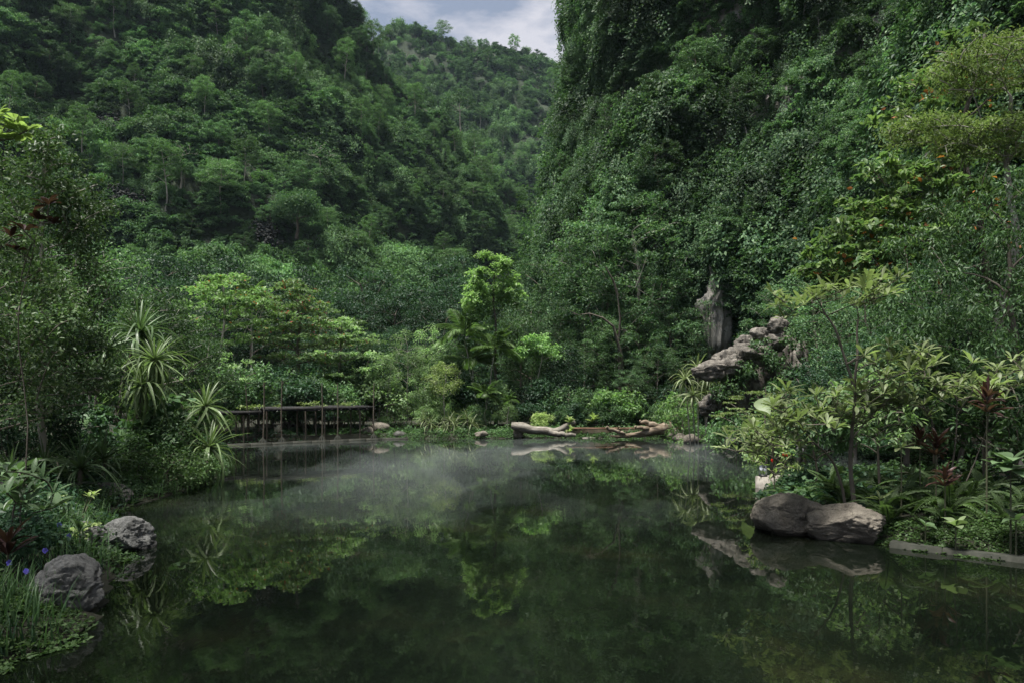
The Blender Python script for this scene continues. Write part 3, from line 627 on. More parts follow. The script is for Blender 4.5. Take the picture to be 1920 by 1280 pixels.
# ------------------------------------------------------------------ dark forest standing behind the far bank
r = np.random.default_rng(400)
FB = [round_tree('forest_tree', 'x y z w', (0, 0, -500), 10, 4.2, 41, 'dark', ntip=150, cl=.65, nleaf=90, L=0.18, flat=.55, hemi=.6, crown_lo=.08, trad=.18),
      round_tree('forest_tree', 'x y z w', (0, 0, -500), 10, 4.6, 42, 'dark', ntip=150, cl=.7, nleaf=90, L=0.18, flat=.55, hemi=.6, crown_lo=.04, trad=.18),
      round_tree('forest_tree', 'x y z w', (0, 0, -500), 10, 4.0, 43, 'dark', ntip=150, cl=.65, nleaf=90, L=0.18, flat=.55, hemi=.6, crown_lo=.1, trad=.18)]
for px, Y, py in ((-40, 62, 420), (40, 70, 455), (110, 60, 450), (190, 66, 470), (260, 72, 500), (330, 66, 495), (400, 74, 520), (465, 68, 505), (530, 76, 520), (590, 70, 530), (640, 66, 545), (690, 74, 525), (735, 68, 545),
                  (780, 72, 520), (820, 66, 550), (860, 74, 510), (610, 60, 600), (680, 58, 605), (745, 60, 600), (800, 58, 610), (960, 72, 520), (985, 66, 560), (930, 60, 600), (850, 84, 470), (700, 86, 480), (560, 88, 490), (420, 84, 470), (300, 84, 455)):
    k = int(r.integers(3)); H = ZW(py, Y) - 0.5; h0 = 10
    put(FB, k, (XW(px, Y), Y, 0.2), r.uniform(0, 6), H / h0, 'dark rounded tree in the forest belt between the far bank and the hill', 'dark forest trees behind the far bank')
# tall trees against the cliff
CF = [round_tree('cliff_foot_tree', 'x y z w', (0, 0, -500), 10, 2.7, 51, 'cliff_leaf', ntip=120, cl=.52, nleaf=85, L=0.13, flat=.55, hemi=.6, crown_lo=.18, trad=.16, bark='pale_bark'),
      round_tree('cliff_foot_tree', 'x y z w', (0, 0, -500), 10, 3.4, 52, 'cliff_leaf', ntip=140, cl=.55, nleaf=85, L=0.13, flat=.55, hemi=.6, crown_lo=.12, trad=.16),
      round_tree('cliff_foot_tree', 'x y z w', (0, 0, -500), 10, 3.6, 53, 'mid', ntip=140, cl=.55, nleaf=80, L=0.14, flat=.55, hemi=.6, crown_lo=.05, trad=.16)]
for px, Y, py, k in ((1138, 55, 350, 0), (1050, 57, 440, 1), (1140, 53.5, 400, 1), (1205, 51, 350, 0), (1245, 50, 470, 1), (1258, 48.5, 560, 1), (1170, 49, 560, 2), (1100, 50, 610, 2), (1045, 52, 600, 1), (1235, 46.5, 640, 2), (1180, 46.5, 680, 1), (1130, 47, 720, 2),
                     (1000, 54, 560, 1), (1280, 45, 720, 2), (1450, 42, 520, 0), (1530, 40, 480, 1), (1600, 37, 520, 1)):
    H = ZW(py, Y) - .4
    put(CF, k, (XW(px, Y), Y, 0.3), px * .37, H / 10, 'tall dense green tree in front of the cliff on the far right bank', 'tall trees at the foot of the cliff')
# bare grey limb arching out of those trees
mb = MB(); q = [P(1165, 665, 47), P(1150, 612, 46.6), P(1130, 596, 46.3), P(1105, 588, 46), P(1088, 590, 45.8)]
mb.tube(np.array(q), [.11, .09, .07, .05, .02], 7); mb.tube(np.array([q[3], P(1108, 600, 46), P(1112, 612, 46)]), [.05, .03, .01], 5)
for a, b_ in (((1160, 640), (1158, 555)), ((1158, 555), (1135, 500))): mb.tube(np.array([P(*a, 47), P((a[0] + b_[0]) / 2 + 4, (a[1] + b_[1]) / 2, 46.8), P(*b_, 46.6)]), [.09, .07, .04], 6)
mb.tube(np.array([P(1172, 815, 49.5), P(1170, 740, 49), P(1165, 665, 47)]), [.18, .15, .12], 8)
tag(obj('bare_limb', mb.mesh('bare_limb', M['bark'], True)), 'bare grey dead tree with an arching limb against dark foliage below the cliff', 'dead tree')
# limestone showing through the creepers
# ------------------------------------------------------------------ far bank: trees
g = lambda px, Y: gp(px, Y, -0.02)
tier_tree('almond_tree', 'layered green almond tree with flat spreading tiers above the slatted shelter', g(417, 42.5), 9.4, [(5.2, 2.2, 7, 0, 0), (6.3, 3.0, 16, .2, 0), (7.4, 3.1, 18, .4, 0), (8.3, 2.5, 14, .3, 0), (9.2, 1.4, 8, .2, 0)], 501, 'almond', nleaf=75, L=.24, cl=.62, trad=.14, bark='pale_bark')
tier_tree('almond_tree', 'wide almond tree with many red leaves behind the slatted shelter', g(560, 46), 9.6, [(3.2, 3.2, 14, 1.0, 0), (4.3, 4.0, 24, 1.6, -.3), (5.4, 4.2, 30, 1.2, 0), (6.6, 3.8, 28, .6, 0), (7.8, 2.8, 20, -.2, 0), (8.8, 1.8, 12, -.5, 0), (9.5, .9, 6, -.5, 0)], 502, 'almond_red', nleaf=80, L=.24, cl=.7, trad=.2, bark='bark')
tier_tree('almond_tree', 'pale layered almond tree spreading right of the red leaved one', g(640, 44.5), 7.2, [(3.4, 2.4, 12, .6, 0), (4.6, 2.6, 16, .5, 0), (5.7, 2.2, 14, .2, 0), (6.7, 1.3, 8, 0, 0)], 503, 'light', nleaf=65, L=.22, cl=.6, trad=.12)
tier_tree('almond_tree', 'light green almond sapling left of the slatted shelter beside the pandanus', g(385, 36), 4.6, [(2.9, 1.8, 10, .3, 0), (3.7, 1.7, 10, .5, 0), (4.3, 1.0, 6, .4, 0)], 504, 'light', nleaf=50, L=.2, cl=.45, trad=.07)
for px, Y, py, rad, mat, lab in ((722, 43.8, 652, 1.25, 'light', 'slim pale trunked sapling with soft grey green crown right of the shelter'),
                                 (763, 45, 612, 1.5, 'light', 'slender pale tree with a tall feathery crown behind the bank boulders'),
                                 (700, 47, 640, 1.5, 'mid', 'slim green tree in shade behind the shelter end'),
                                 (795, 44.5, 690, 1.35, 'light', 'low pale tree with forked white stems above the strap leaved clump'),
                                 (832, 44, 668, 1.3, 'yellow', 'yellow green forked tree just left of the palms'),
                                 (850, 47, 630, 1.5, 'mid', 'loose green tree rising behind the forked trees left of the palms'),
                                 (806, 48, 612, 1.4, 'light', 'open branched tree with bare grey twigs at its top'),
                                 (660, 47, 690, 1.5, 'mid', 'small dark green tree under the red leaved almond')):
    H = ZW(py, Y) - .4
    round_tree('slim_tree', lab, g(px, Y), H, rad, px, mat, 'pale_bark', ntip=34, cl=.42, nleaf=95, L=.13, asp=.45, crown_lo=.36, trad=.06, hemi=.3, droop=.4)
r_ = np.random.default_rng(520)
tree_at('tall_bright_tree', 'tall bright green tree with a clumped crown standing over the palms', g(930, 47.5), 12.2, [(0, 0, -.3), (.1, 0, 5), (-.2, 0, 10.5)],
        np.vstack([ell_tips(34, (-.3, 0, 10.4), (1.75, 1.5, 1.5), r_, .5), ell_tips(26, (-1.2, 0, 8.5), (1.1, 1.2, 1.1), r_, .5), ell_tips(16, (1.0, 0, 9.0), (.9, 1.0, 1.0), r_, .5), ell_tips(14, (-.9, 0, 7.0), (.9, 1, .9), r_, .5)]), .15, .5, 85, .24, .5, 'lime', 'bark', T_OV, seed=521, up=1.2, hemi=.8)
r_ = np.random.default_rng(530)
tree_at('pale_topped_tree', 'small tree with light young leaves over a pale crooked trunk right of the palms', g(1012, 47), 6.6, [(0, 0, -.3), (-.2, 0, 2), (.1, 0, 5)], ell_tips(36, (0, 0, 5.0), (1.7, 1.6, 1.2), r_, .4, -.3), .08, .5, 90, .2, .5, 'bright', 'pale_bark', T_OV, seed=531)
round_tree('dark_bank_tree', 'dark green bushy tree beside the pale topped tree on the far bank', g(1062, 48), 6.0, 2.0, 532, 'dark', ntip=46, nleaf=120, L=.15, crown_lo=.15, trad=.08)
round_tree('dark_bank_tree', 'dark leafy tree between the tall bright tree and the palms', g(975, 50.5), 8.5, 2.2, 533, 'mid', ntip=46, nleaf=120, L=.17, crown_lo=.2, trad=.1)

# palms
def frond_mesh(name, L, npair, ll, mat, arch=.5, hang=.5, lw=.035):
    mb = MB(); t = np.linspace(0, 1, 12); path = np.stack([t * 0, L * (t - .18 * arch * t ** 3), L * arch * (.35 * t - .75 * t ** 2.2)], -1)
    mb.tube(path, np.linspace(.014, .003, 12) * L, 4, cap=False)
    s = np.linspace(.14, 1, npair); c = np.stack([np.interp(s, t, path[:, k]) for k in range(3)], -1); tg = norm(np.stack([np.interp(s, t, np.gradient(path[:, k])) for k in range(3)], -1))
    for sg in (-1, 1):
        d = norm(tg * .75 + np.array([sg * 1.0, 0, 0]) + np.array([0, 0, -hang]) + rng.normal(0, .08, (npair, 3)))
        l = ll * np.sin(np.pi * (s * .86 + .1)) ** .6; leaves(mb, c, d, np.tile([0, 0, 1.0], (npair, 1)), l, np.full(npair, lw * L * 1.0))
    return mb.mesh(name, mat)
def orient(p, d, s=1.0, roll=0.0, sx=1.0):
    d = Vector(d).normalized(); up = Vector((0, 0, 1)) if abs(d.z) < .97 else Vector((0.3, 1, 0)).normalized()
    x = d.cross(up).normalized(); z = x.cross(d)
    R3 = Matrix((x, d, z)).transposed() @ Matrix.Rotation(roll, 3, 'Y')
    return Matrix.Translation(Vector(p)) @ R3.to_4x4() @ Matrix.Diagonal((s * sx, s, s, 1))
FR = [frond_mesh('frond', 1, 26, .42, M['palm'], .7, .7), frond_mesh('frond', 1, 26, .40, M['palm'], 1.0, .9), frond_mesh('frond', 1, 24, .38, M['palm'], .4, .4)]
def palm(label, px, Y, heads, n, L, seed, trad=.05):
    r = np.random.default_rng(seed); b = np.array(g(px, Y)); t = thing('palm', label, 'palm', b)
    for hx, hy in heads:
        top = P(hx, hy, Y) + np.array([0, r.normal(0, .3), 0]) - b
        mb = MB(); k = np.linspace(0, 1, 7)[:, None]; pth = np.array([r.normal(0, .15), r.normal(0, .15), -.2]) * (1 - k) + top * k; pth[1:-1, :2] += r.normal(0, .05, (5, 2))
        mb.tube(pth, np.linspace(trad, trad * .7, 7), 7); obj('trunk', mb.mesh('trunk', M['pale_bark'], True), t)
        mb = MB(); mb.tube(np.array([top - (0, 0, .0), top + (0, 0, .5)]), [trad * .9, trad * .5], 7); obj('crownshaft', mb.mesh('crownshaft', M['palm'], True), t)
        for q in range(n):
            a = q * 2.399 + r.normal(0, .2); el = R(72 - 85 * (q / n) ** 1.1 + r.normal(0, 6)); l = L * r.uniform(.8, 1.1)
            obj('frond', FR[int(r.integers(3))], t, orient(top + (0, 0, .4), (math.cos(a) * math.cos(el), math.sin(a) * math.cos(el), math.sin(el)), l, r.normal(0, .3)))
palm('clump of slender palms with arching fronds under the tall bright tree', 905, 46, [(927, 668), (872, 640), (885, 690)], 10, 2.1, 541)
palm('small young palm with yellowish fronds low on the far bank', 911, 43.8, [(911, 752)], 9, 1.3, 542, .035)
palm('tiny palm right of the young one with a thin green stem', 953, 43.6, [(953, 762)], 7, .8, 543, .03)
palm('dark palm fronds peeking out behind the almond trees', 470, 49, [(470, 580)], 11, 2.0, 544, .06)

# strap leaved plants: pandanus and dracaena
def strap_mesh(name, W, droop, mat, kink=0.0):
    t = np.linspace(0, 1, 8); y = t - droop * .33 * t ** 3; z = -droop * .62 * t ** 2.4 - kink * np.clip(t - .6, 0, 1) ** 1.2
    w = W * np.clip((1 - t) ** .55 * (.75 + .5 * t), .04, 1) / 1.0; V = []
    for k in range(8): V += [(-w[k], y[k], z[k] + .45 * w[k]), (0, y[k], z[k]), (w[k], y[k], z[k] + .45 * w[k])]
    Fq = []
    for k in range(7):
        for q in (0, 1): Fq.append([k * 3 + q, k * 3 + q + 1, k * 3 + q + 4, k * 3 + q + 3])
    mb = MB(); mb.add(V, Fq); return mb.mesh(name, mat, True)
STRAP = {k: [strap_mesh('leaf', w, d, M[m], kk) for d, kk in ((.25, 0), (.6, 0), (1.0, .3), (.5, 1.0))] for k, w, m in (('pand', .032, 'strap'), ('dark', .031, 'strap_dark'), ('pale', .05, 'strap_pale'), ('far', .034, 'strap_pale'))}
def strap_head(t, c, n, L, kind, r, lo=-40, hi=80, axis=None):
    for q in range(n):
        f = q / n; a = q * 2.399 + r.normal(0, .15); el = R(hi + (lo - hi) * f ** .9 + r.normal(0, 7)); l = L * r.uniform(.75, 1.15) * (.8 + .4 * math.sin(f * 3))
        d = np.array([math.cos(a) * math.cos(el), math.sin(a) * math.cos(el), math.sin(el)])
        if axis is not None: d = norm(d + np.asarray(axis) * .35)
        k = 0 if f < .22 else int(r.choice([0, 1, 2, 2, 3]))
        obj('leaf', STRAP[kind][k], t, orient(np.asarray(c) + d * .03, d, l, r.normal(0, .25), r.uniform(.85, 1.3)))
def strap_plant(name, label, cat, base, stems, n, L, kind, seed, trad=.06, bark='bark', lo=-40, hi=80):
    """stems: list of polylines in world space, a head of leaves at the end of each"""
    r = np.random.default_rng(seed); b = np.asarray(base, float); t = thing(name, label, cat, b)
    for pth in stems:
        q = np.array([np.asarray(w) for w in pth]) - b
        if len(q) > 1:
            k = np.linspace(0, 1, 12); s = np.linspace(0, 1, len(q)); c = np.stack([np.interp(k, s, q[:, z]) for z in range(3)], -1)
            for _ in range(3): c[1:-1] = (c[:-2] + 2 * c[1:-1] + c[2:]) / 4
            mb = MB(); mb.tube(c, trad * (1 + .18 * np.sin(np.arange(12) * 2.1)), 8); obj('stem', mb.mesh('stem', M[bark], True), t)
        strap_head(t, q[-1], n, L, kind, r, lo, hi)
    return t
for px, Y, hs, lab in ((800, 41.9, [(795, 787), (806, 795)], 'pale strap leaved clump leaning over the far waterline, leftmost of three'),
                       (845, 42.2, [(842, 788), (852, 796), (836, 800)], 'bushy strap leaved clump in the middle of the far bank'),
                       (878, 42.3, [(876, 784), (884, 794)], 'strap leaved clump on the far bank just left of the young palm')):
    strap_plant('strap_leaf_plant', lab, 'plant', g(px, Y), [[g(px, Y), P(*h, Y)] for h in hs], 22, .85, 'far', px, .05, lo=-55)

def shelter_Y(px): return 34.8 + (px - 440) / 272 * 5.6
# ------------------------------------------------------------------ far bank: thicket
TH = [round_tree('thicket_shrub', 'x y z w', (0, 0, -500), 2.4, 1.3, 61, 'mid', ntip=26, cl=.42, nleaf=100, L=.13, crown_lo=.0, trad=.04),
      round_tree('thicket_shrub', 'x y z w', (0, 0, -500), 2.2, 1.4, 62, 'light', ntip=24, cl=.45, nleaf=80, L=.14, crown_lo=.0, trad=.04),
      round_tree('thicket_shrub', 'x y z w', (0, 0, -500), 2.6, 1.3, 63, 'dark', ntip=26, cl=.42, nleaf=100, L=.15, crown_lo=.0, trad=.04),
      round_tree('thicket_shrub', 'x y z w', (0, 0, -500), 2.0, 1.4, 64, 'bright', ntip=22, cl=.45, nleaf=70, L=.17, crown_lo=.0, trad=.04, tpl=T_OV)]
TLOOK = ('mid green', 'pale green', 'dark green', 'bright large leaved')
for q in TH: q['category'] = 'shrub'
r = np.random.default_rng(600)
for k in range(105):
    px = r.uniform(330, 1290); Y = r.uniform(43.2, 50)
    if px < 460: Y = r.uniform(38, 50)
    if px > 1180: Y = r.uniform(42.6, 47)
    s = r.uniform(.55, 1.5)
    if Y < 45: s = min(s, .8)
    if 440 < px < 720 and Y < 46: Y += 2.0
    if 1060 < px < 1260 and Y < 44: Y += 1.5; s = min(s, .8)
    w = [2, 0, 0, 3] if px > 960 else [0, 1, 1, 3, 2]
    k_ = int(r.choice(w)); put(TH, k_, g(px, Y), r.uniform(0, 6), s, TLOOK[k_] + ' shrub in the thicket along the far bank', 'thicket shrubs along the far bank')
for k in range(26):                                  # the thicket seen between the shelter posts
    px = r.uniform(425, 725); Y = shelter_Y(px) + r.uniform(2.6, 6.5)
    k_ = int(r.choice([1, 0, 0, 2])); put(TH, k_, g(px, Y), r.uniform(0, 6), r.uniform(1.0, 2.1), TLOOK[k_] + ' shrub in the thicket behind the slatted shelter', 'thicket shrubs along the far bank')
round_tree('yellow_bush', 'rounded yellow green bush behind the left driftwood log', g(1015, 43.2), 1.35, .85, 610, 'yellow', ntip=26, cl=.26, nleaf=80, L=.11, crown_lo=0.0, trad=.02, cat='bush')

# ------------------------------------------------------------------ slatted shelter on the far bank
SH0, SH1 = np.array(gp(440, 34.8)), np.array(gp(712, 40.4))
def shelter_pt(px, off=0.0):
    """point on the quay line below a picture column; off moves it away from the water"""
    a, b = SH0[:2], SH1[:2]; d = b - a; k = (px - 960) / F
    t = (k * a[1] - a[0]) / (d[0] - k * d[1]); p = a + d * t; n = np.array([-d[1], d[0]]) / np.linalg.norm(d)
    return p + n * off
sd = SH1[:2] - SH0[:2]; SANG = math.atan2(sd[1], sd[0])
t = thing('slatted_shelter', 'long low shelter with a dark flat slatted roof on thin posts along the far quay', 'shelter', (*shelter_pt(580), 0.1))
o0 = np.array([*shelter_pt(580), 0.1]); r = np.random.default_rng(700)
for x0, x1, z, lab in ((405, 497, 1.58, None), (489, 610, 1.78, None), (607, 706, 1.80, None)):
    a, b = shelter_pt(x0, .15), shelter_pt(x1, .15); L_ = np.linalg.norm(b - a); n = np.array([-math.sin(SANG), math.cos(SANG)])
    for k in range(9):                                     # long slats lying side by side
        c = (a + b) / 2 + n * (k * .16)
        mb = MB(); mb.box((0, 0, 0), (L_ * r.uniform(.95, 1.04), .14, .17 + r.uniform(-.03, .05)), SANG + r.normal(0, .006), jit=.02)
        obj('slat', mb.mesh('slat', M['thatch']), t, loc=(c[0] - o0[0] + r.normal(0, .05), c[1] - o0[1], z - .1 + r.normal(0, .012) + .07))
    for k in range(int(L_ / .55) + 1):                     # cross battens
        c = a + (b - a) * (k * .55 / L_) + n * .62
        mb = MB(); mb.box((0, 0, 0), (.06, 1.5, .06), SANG, jit=.005); obj('batten', mb.mesh('batten', M['thatch']), t, loc=(c[0] - o0[0], c[1] - o0[1], z - .1))
for px in (459.6, 503, 576, 611.6, 678):
    for off in (.2, 1.3):
        c = shelter_pt(px, off) - o0[:2]; mb = MB(); mb.tube([(0, 0, -.3), (.01, 0, .7), (0, .01, 1.62 if px > 480 else 1.42)], [.05, .045, .045], 8); obj('post', mb.mesh('post', M['pole'], True), t, loc=(c[0], c[1], 0))
for i_, (px, top, lab) in enumerate(((471, 722, 'tall thin pole at the left end of the slatted shelter'), (491, 716, 'tall thin pole left of the forked one, footed by a stone bundle at the water'), (527, 713, 'tall thin pole with a forked tip rising through the shelter roof'),
                    (602, 718, 'tall thin pole standing at the middle roof joint of the shelter'), (631, 718, 'crooked tall pole right of the roof joint of the shelter'), (698.6, 717, 'tall thin pole at the right end of the slatted shelter'))):
    c = shelter_pt(px, -.12 if i_ else .5); Y = c[1]; H = ZW(top, Y)
    p = thing('water_pole', lab, 'pole', (c[0], c[1], 0), group=None)
    mb = MB(); mb.tube([(0, 0, -.6), (r.normal(0, .03), 0, H * .5), (r.normal(0, .03), 0, H)], [.045, .038, .03], 7)
    if i_ in (1, 2): mb.tube([(0, 0, H * .93), (.14, 0, H * 1.0)], [.02, .012], 5)
    obj('shaft', mb.mesh('shaft', M['pole'], True), p)
    if i_:
        mb = MB()
        for k in range(9):
            a = k / 9 * 6.28; mb.tube([(.02 * math.cos(a), .02 * math.sin(a), .34), (.16 * math.cos(a), .16 * math.sin(a), .16), (.19 * math.cos(a), .19 * math.sin(a), -.1)], [.035, .05, .05], 5)
        obj('stone_foot', mb.mesh('stone_foot', M['concrete']), p)
for x0, x1, z, lab in ((440, 530, 1.85, 'yellow green creeper tufts on the left part of the shelter roof'), (570, 630, 1.98, 'yellow green creeper tufts on the middle of the shelter roof'), (645, 690, 1.98, 'yellow green creeper tufts near the right end of the shelter roof')):
    mb = MB(); c0 = np.array([*shelter_pt((x0 + x1) / 2, .7), z])
    for k in range(int((x1 - x0) / 9)): q = shelter_pt(r.uniform(x0, x1), r.uniform(.2, 1.3)); clump(mb, np.array([*q, z + r.uniform(0, .16)]) - c0, (.28, .28, .14), 22, .13, .5, T_OV, up=1.0, hemi=.4, r=r)
    tag(obj('roof_creeper', mb.mesh('roof_creeper', M['yellow']), loc=tuple(c0)), lab, 'creeper')
for px in (512, 548):
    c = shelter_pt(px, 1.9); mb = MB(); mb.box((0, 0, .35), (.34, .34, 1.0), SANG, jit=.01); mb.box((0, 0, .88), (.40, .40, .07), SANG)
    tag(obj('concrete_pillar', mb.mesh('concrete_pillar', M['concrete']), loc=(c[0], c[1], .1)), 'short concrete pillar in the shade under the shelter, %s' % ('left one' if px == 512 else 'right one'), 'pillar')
def kerb(name, label, pts, w, h, mat, n_per=0.8, seed=0, cat='kerb', z0=-.5):
    """a run of edging stones laid end to end"""
    r = np.random.default_rng(seed); t = thing(name, label, cat, (*pts[0][:2], 0)); pts = [np.asarray(q[:2], float) for q in pts]; o = pts[0]
    for a, b in zip(pts[:-1], pts[1:]):
        L_ = np.linalg.norm(b - a); n = max(1, int(L_ / n_per)); an = math.atan2(*(b - a)[::-1])
        for k in range(n):
            c = a + (b - a) * ((k + .5) / n); mb = MB(); mb.box((0, 0, 0), (L_ / n * .985, w * r.uniform(.92, 1.08), h - z0 + r.normal(0, .012)), an + r.normal(0, .008), jit=.008)
            obj('kerb_stone', mb.mesh('kerb_stone', M[mat]), t, loc=(c[0] - o[0], c[1] - o[1], (h + z0) / 2))
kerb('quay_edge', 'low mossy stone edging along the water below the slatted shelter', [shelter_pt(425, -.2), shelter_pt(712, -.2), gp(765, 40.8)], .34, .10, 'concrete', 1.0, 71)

# ------------------------------------------------------------------ boulders
def boulder(name, label, c, size, seed, mat, cuts=7, rz=0.0, rough=.10, cat='boulder', sub=5, flute=0.0):
    import bmesh
    r = np.random.default_rng(seed); bm = bmesh.new(); bmesh.ops.create_icosphere(bm, subdivisions=sub, radius=1.0)
    V = np.array([v.co[:] for v in bm.verts])
    for k in range(cuts):
        n = rdir(1, r)[0]; n[2] *= .8; n = n / np.linalg.norm(n); d = r.uniform(.56, .84); s = V @ n - d; V = V - np.maximum(s, 0)[:, None] * n * .92
    q = norm(V)
    rid = 1 - np.abs(fbm(V * np.array([1.6, 1.6, 3.2]) + seed * 3.1, 4, seed + 9, .55))          # sharp seams where the noise crosses zero
    V = V + q * (fbm(V * 1.3 + seed, 3, seed) * .10 - np.clip(rid - .82, 0, 1) * rough * 5.0 + fbm(V * 5 + seed, 4, seed + 4, .6) * .03 + fbm(V * np.array([3, 3, 9.0]) + seed, 3, seed + 6) * rough * .22)[:, None]
    if flute: V = V + norm(V * np.array([1, 1, .2])) * (fbm(V * np.array([3.2, 3.2, .5]) + seed, 4, seed + 2, .6) * flute)[:, None]
    V = V * np.asarray(size)
    me = bpy.data.meshes.new(name); bm.to_mesh(me); bm.free(); me.vertices.foreach_set('co', V.astype(np.float32).ravel()); me.materials.append(M[mat])
    me.polygons.foreach_set('use_smooth', np.ones(len(me.polygons), bool))
    o = obj(name, me, loc=tuple(c)); o.rotation_euler = (0, 0, rz); return tag(o, label, cat)
def bpx(px, py, Y): return P(px, py, Y)
for px, py, Y, sx, sz, sd_, lab in ((712, 801, 42.3, .7, .36, 1, 'rounded tan boulder beyond the right end of the shelter'), (690, 812, 41.3, .5, .45, 2, 'small upright stone at the shelter end'), (750, 815, 41.3, .42, .32, 3, 'dark round stone at the waterline right of the shelter'),
                                    (900, 813, 41.6, .5, .25, 4, 'flat grey stone at the waterline below the young palm'), (972, 813, 41.6, .38, .38, 5, 'small grey stone at the left end of the driftwood log'), (1263, 814, 40.4, .48, .4, 6, 'rounded brown stone at the right end of the driftwood')):
    boulder('bank_stone', lab, P(px, py, Y), (sx, sx * .8, sz), sd_, 'boulder' if sd_ != 3 else 'wet_stone', sub=3, cat='stone')
boulder('near_boulder', 'grey cracked boulder nearest the camera at lower left', (-4.88, 7.45, .14), (.44, .55, .46), 21, 'boulder_grey', 10, .4, .10, sub=6)
boulder('shore_boulder', 'dark layered boulder with trailing creeper, left of the pale domed one', (-6.5, 10.25, .10), (.48, .45, .36), 22, 'boulder_grey', 9, .3, .12, sub=6)
boulder('shore_boulder', 'pale domed boulder with a smooth top at the left waterline', (-5.98, 10.6, .10), (.44, .46, .38), 23, 'boulder_grey', 7, 1.1, .06, sub=6)
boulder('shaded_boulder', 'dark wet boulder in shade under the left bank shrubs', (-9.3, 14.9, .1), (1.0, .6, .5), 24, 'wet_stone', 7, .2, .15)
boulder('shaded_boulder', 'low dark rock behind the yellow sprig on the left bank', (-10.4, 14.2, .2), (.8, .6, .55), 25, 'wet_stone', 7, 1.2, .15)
boulder('right_boulder', 'tan boulder with a smooth slanting top, left of the joined pair at right', (4.93, 12.05, .22), (.66, .62, .44), 26, 'boulder', 8, .5, .06, sub=6)
boulder('right_boulder', 'long tan boulder with a dark vertical cleft, right of the joined pair', (5.55, 11.35, .17), (.84, .55, .44), 27, 'boulder', 8, -.35, .09, sub=6)

def outcrop(label, px, py, dy, size, seed, flute=.4):
    q = hit(L3, px, py)[0]; return boulder('limestone_outcrop', label, (q[0], q[1] + dy, q[2]), size, seed, 'limestone', 6, 0, .10, 'rock', 5, flute)
outcrop('tall grey fluted limestone column showing through the creepers behind the rockwork', 1345, 605, -1.3, (1.15, 1.2, 3.9), 203)
outcrop('white weathered limestone face at the left edge of the cliff', 1026, 378, -.9, (.75, 1.3, 1.6), 205)
outcrop('pale limestone overhang at the very top of the cliff', 1315, -4, -.6, (3.6, 1.6, 1.0), 208, .2)
outcrop('small pale limestone scar low on the cliff right of the tall column', 1480, 560, .2, (.6, .8, 1.3), 209)

# ------------------------------------------------------------------ driftwood and plank ledge
def log(name, label, parts, mat, seed, cat='log'):
    r = np.random.default_rng(seed); mb = MB(); o = np.asarray(parts[0][0][0], float)
    for pth, rad in parts:
        q = np.array([np.asarray(w, float) for w in pth]); s = np.linspace(0, 1, len(q)); k = np.linspace(0, 1, 22)
        c = np.stack([np.interp(k, s, q[:, z]) for z in range(3)], -1)
        for _ in range(3): c[1:-1] = (c[:-2] + 2 * c[1:-1] + c[2:]) / 4
        c += np.stack([fbm(np.stack([k * 6, k * 0 + z, k * 0 + seed], -1), 3, seed) for z in range(3)], -1) * .05
        rr = .92 * np.interp(k, np.linspace(0, 1, len(rad)), rad) * (1 + .13 * fbm(np.stack([k * 9, k * 0, k * 0 + seed + 3], -1), 3, seed))
        mb.tube(c - o, rr, 12)
    me = mb.mesh(name, M[mat], True); V = np.array([v.co for v in me.vertices]); V += fbm(V * 4, 3, seed)[:, None] * .035 * norm(V - V.mean(0))
    me.vertices.foreach_set('co', V.astype(np.float32).ravel())
    return tag(obj(name, me, loc=tuple(o)), label, cat)
Y = 41.2
log('driftwood_log', 'thick grey driftwood log lying on the far bank, left of the plank ledge',
    [([P(960, 799, Y), P(975, 797, Y), P(1000, 806, Y), P(1040, 809, Y), P(1060, 800, Y), P(1078, 790, Y)], [.22, .32, .30, .27, .22, .16]),
     ([P(1030, 810, Y - .2), P(1055, 813, Y - .3), P(1078, 814, Y - .4)], [.2, .17, .12])], 'driftwood', 31)
Y = 40.6
log('driftwood_log', 'forked brown driftwood trunk with pale branches reaching into the water, right of the ledge',
    [([P(1258, 798, Y), P(1240, 804, Y), P(1220, 808, Y), P(1200, 813, Y), P(1170, 816, Y - .2), P(1145, 817, Y - .3)], [.42, .42, .30, .2, .12, .06]),
     ([P(1240, 803, Y), P(1225, 796, Y), P(1210, 790, Y), P(1199, 788, Y)], [.32, .22, .14, .06]), ([P(1225, 806, Y), P(1205, 801, Y - .2), P(1190, 799, Y - .3)], [.2, .14, .08]),
     ([P(1178, 817, Y - .2), P(1160, 808, Y - .3), P(1136, 800, Y - .3)], [.12, .13, .10]), ([P(1170, 816, Y - .2), P(1164, 806, Y - .3), P(1160, 799, Y - .4)], [.07, .05, .03])], 'driftwood_brown', 32)
t = thing('plank_ledge', 'low stained wall capped with reddish planks between the two driftwood logs', 'ledge', (XW(1170, 42.4), 42.4, 0))
mb = MB(); mb.box((0, 0, .15), (7.2, .3, .74), 0, jit=.01); obj('wall', mb.mesh('wall', M['stucco']), t)
for k in range(6):
    mb = MB(); mb.box((0, 0, 0), (1.2, .55, .09), 0, jit=.008); obj('plank', mb.mesh('plank', M['plank']), t, loc=(-3.0 + k * 1.21, -.02, .57 + .004 * (k % 2)))
for k, (x, dz) in enumerate(((-2.3, .0), (.2, .02), (2.4, .0))):
    mb = MB(); mb.box((0, 0, 0), (.75, .5, .12), .05 * k, jit=.02); obj('step_stone', mb.mesh('step_stone', M['pale_concrete']), t, loc=(x, -.45, .02 + dz))

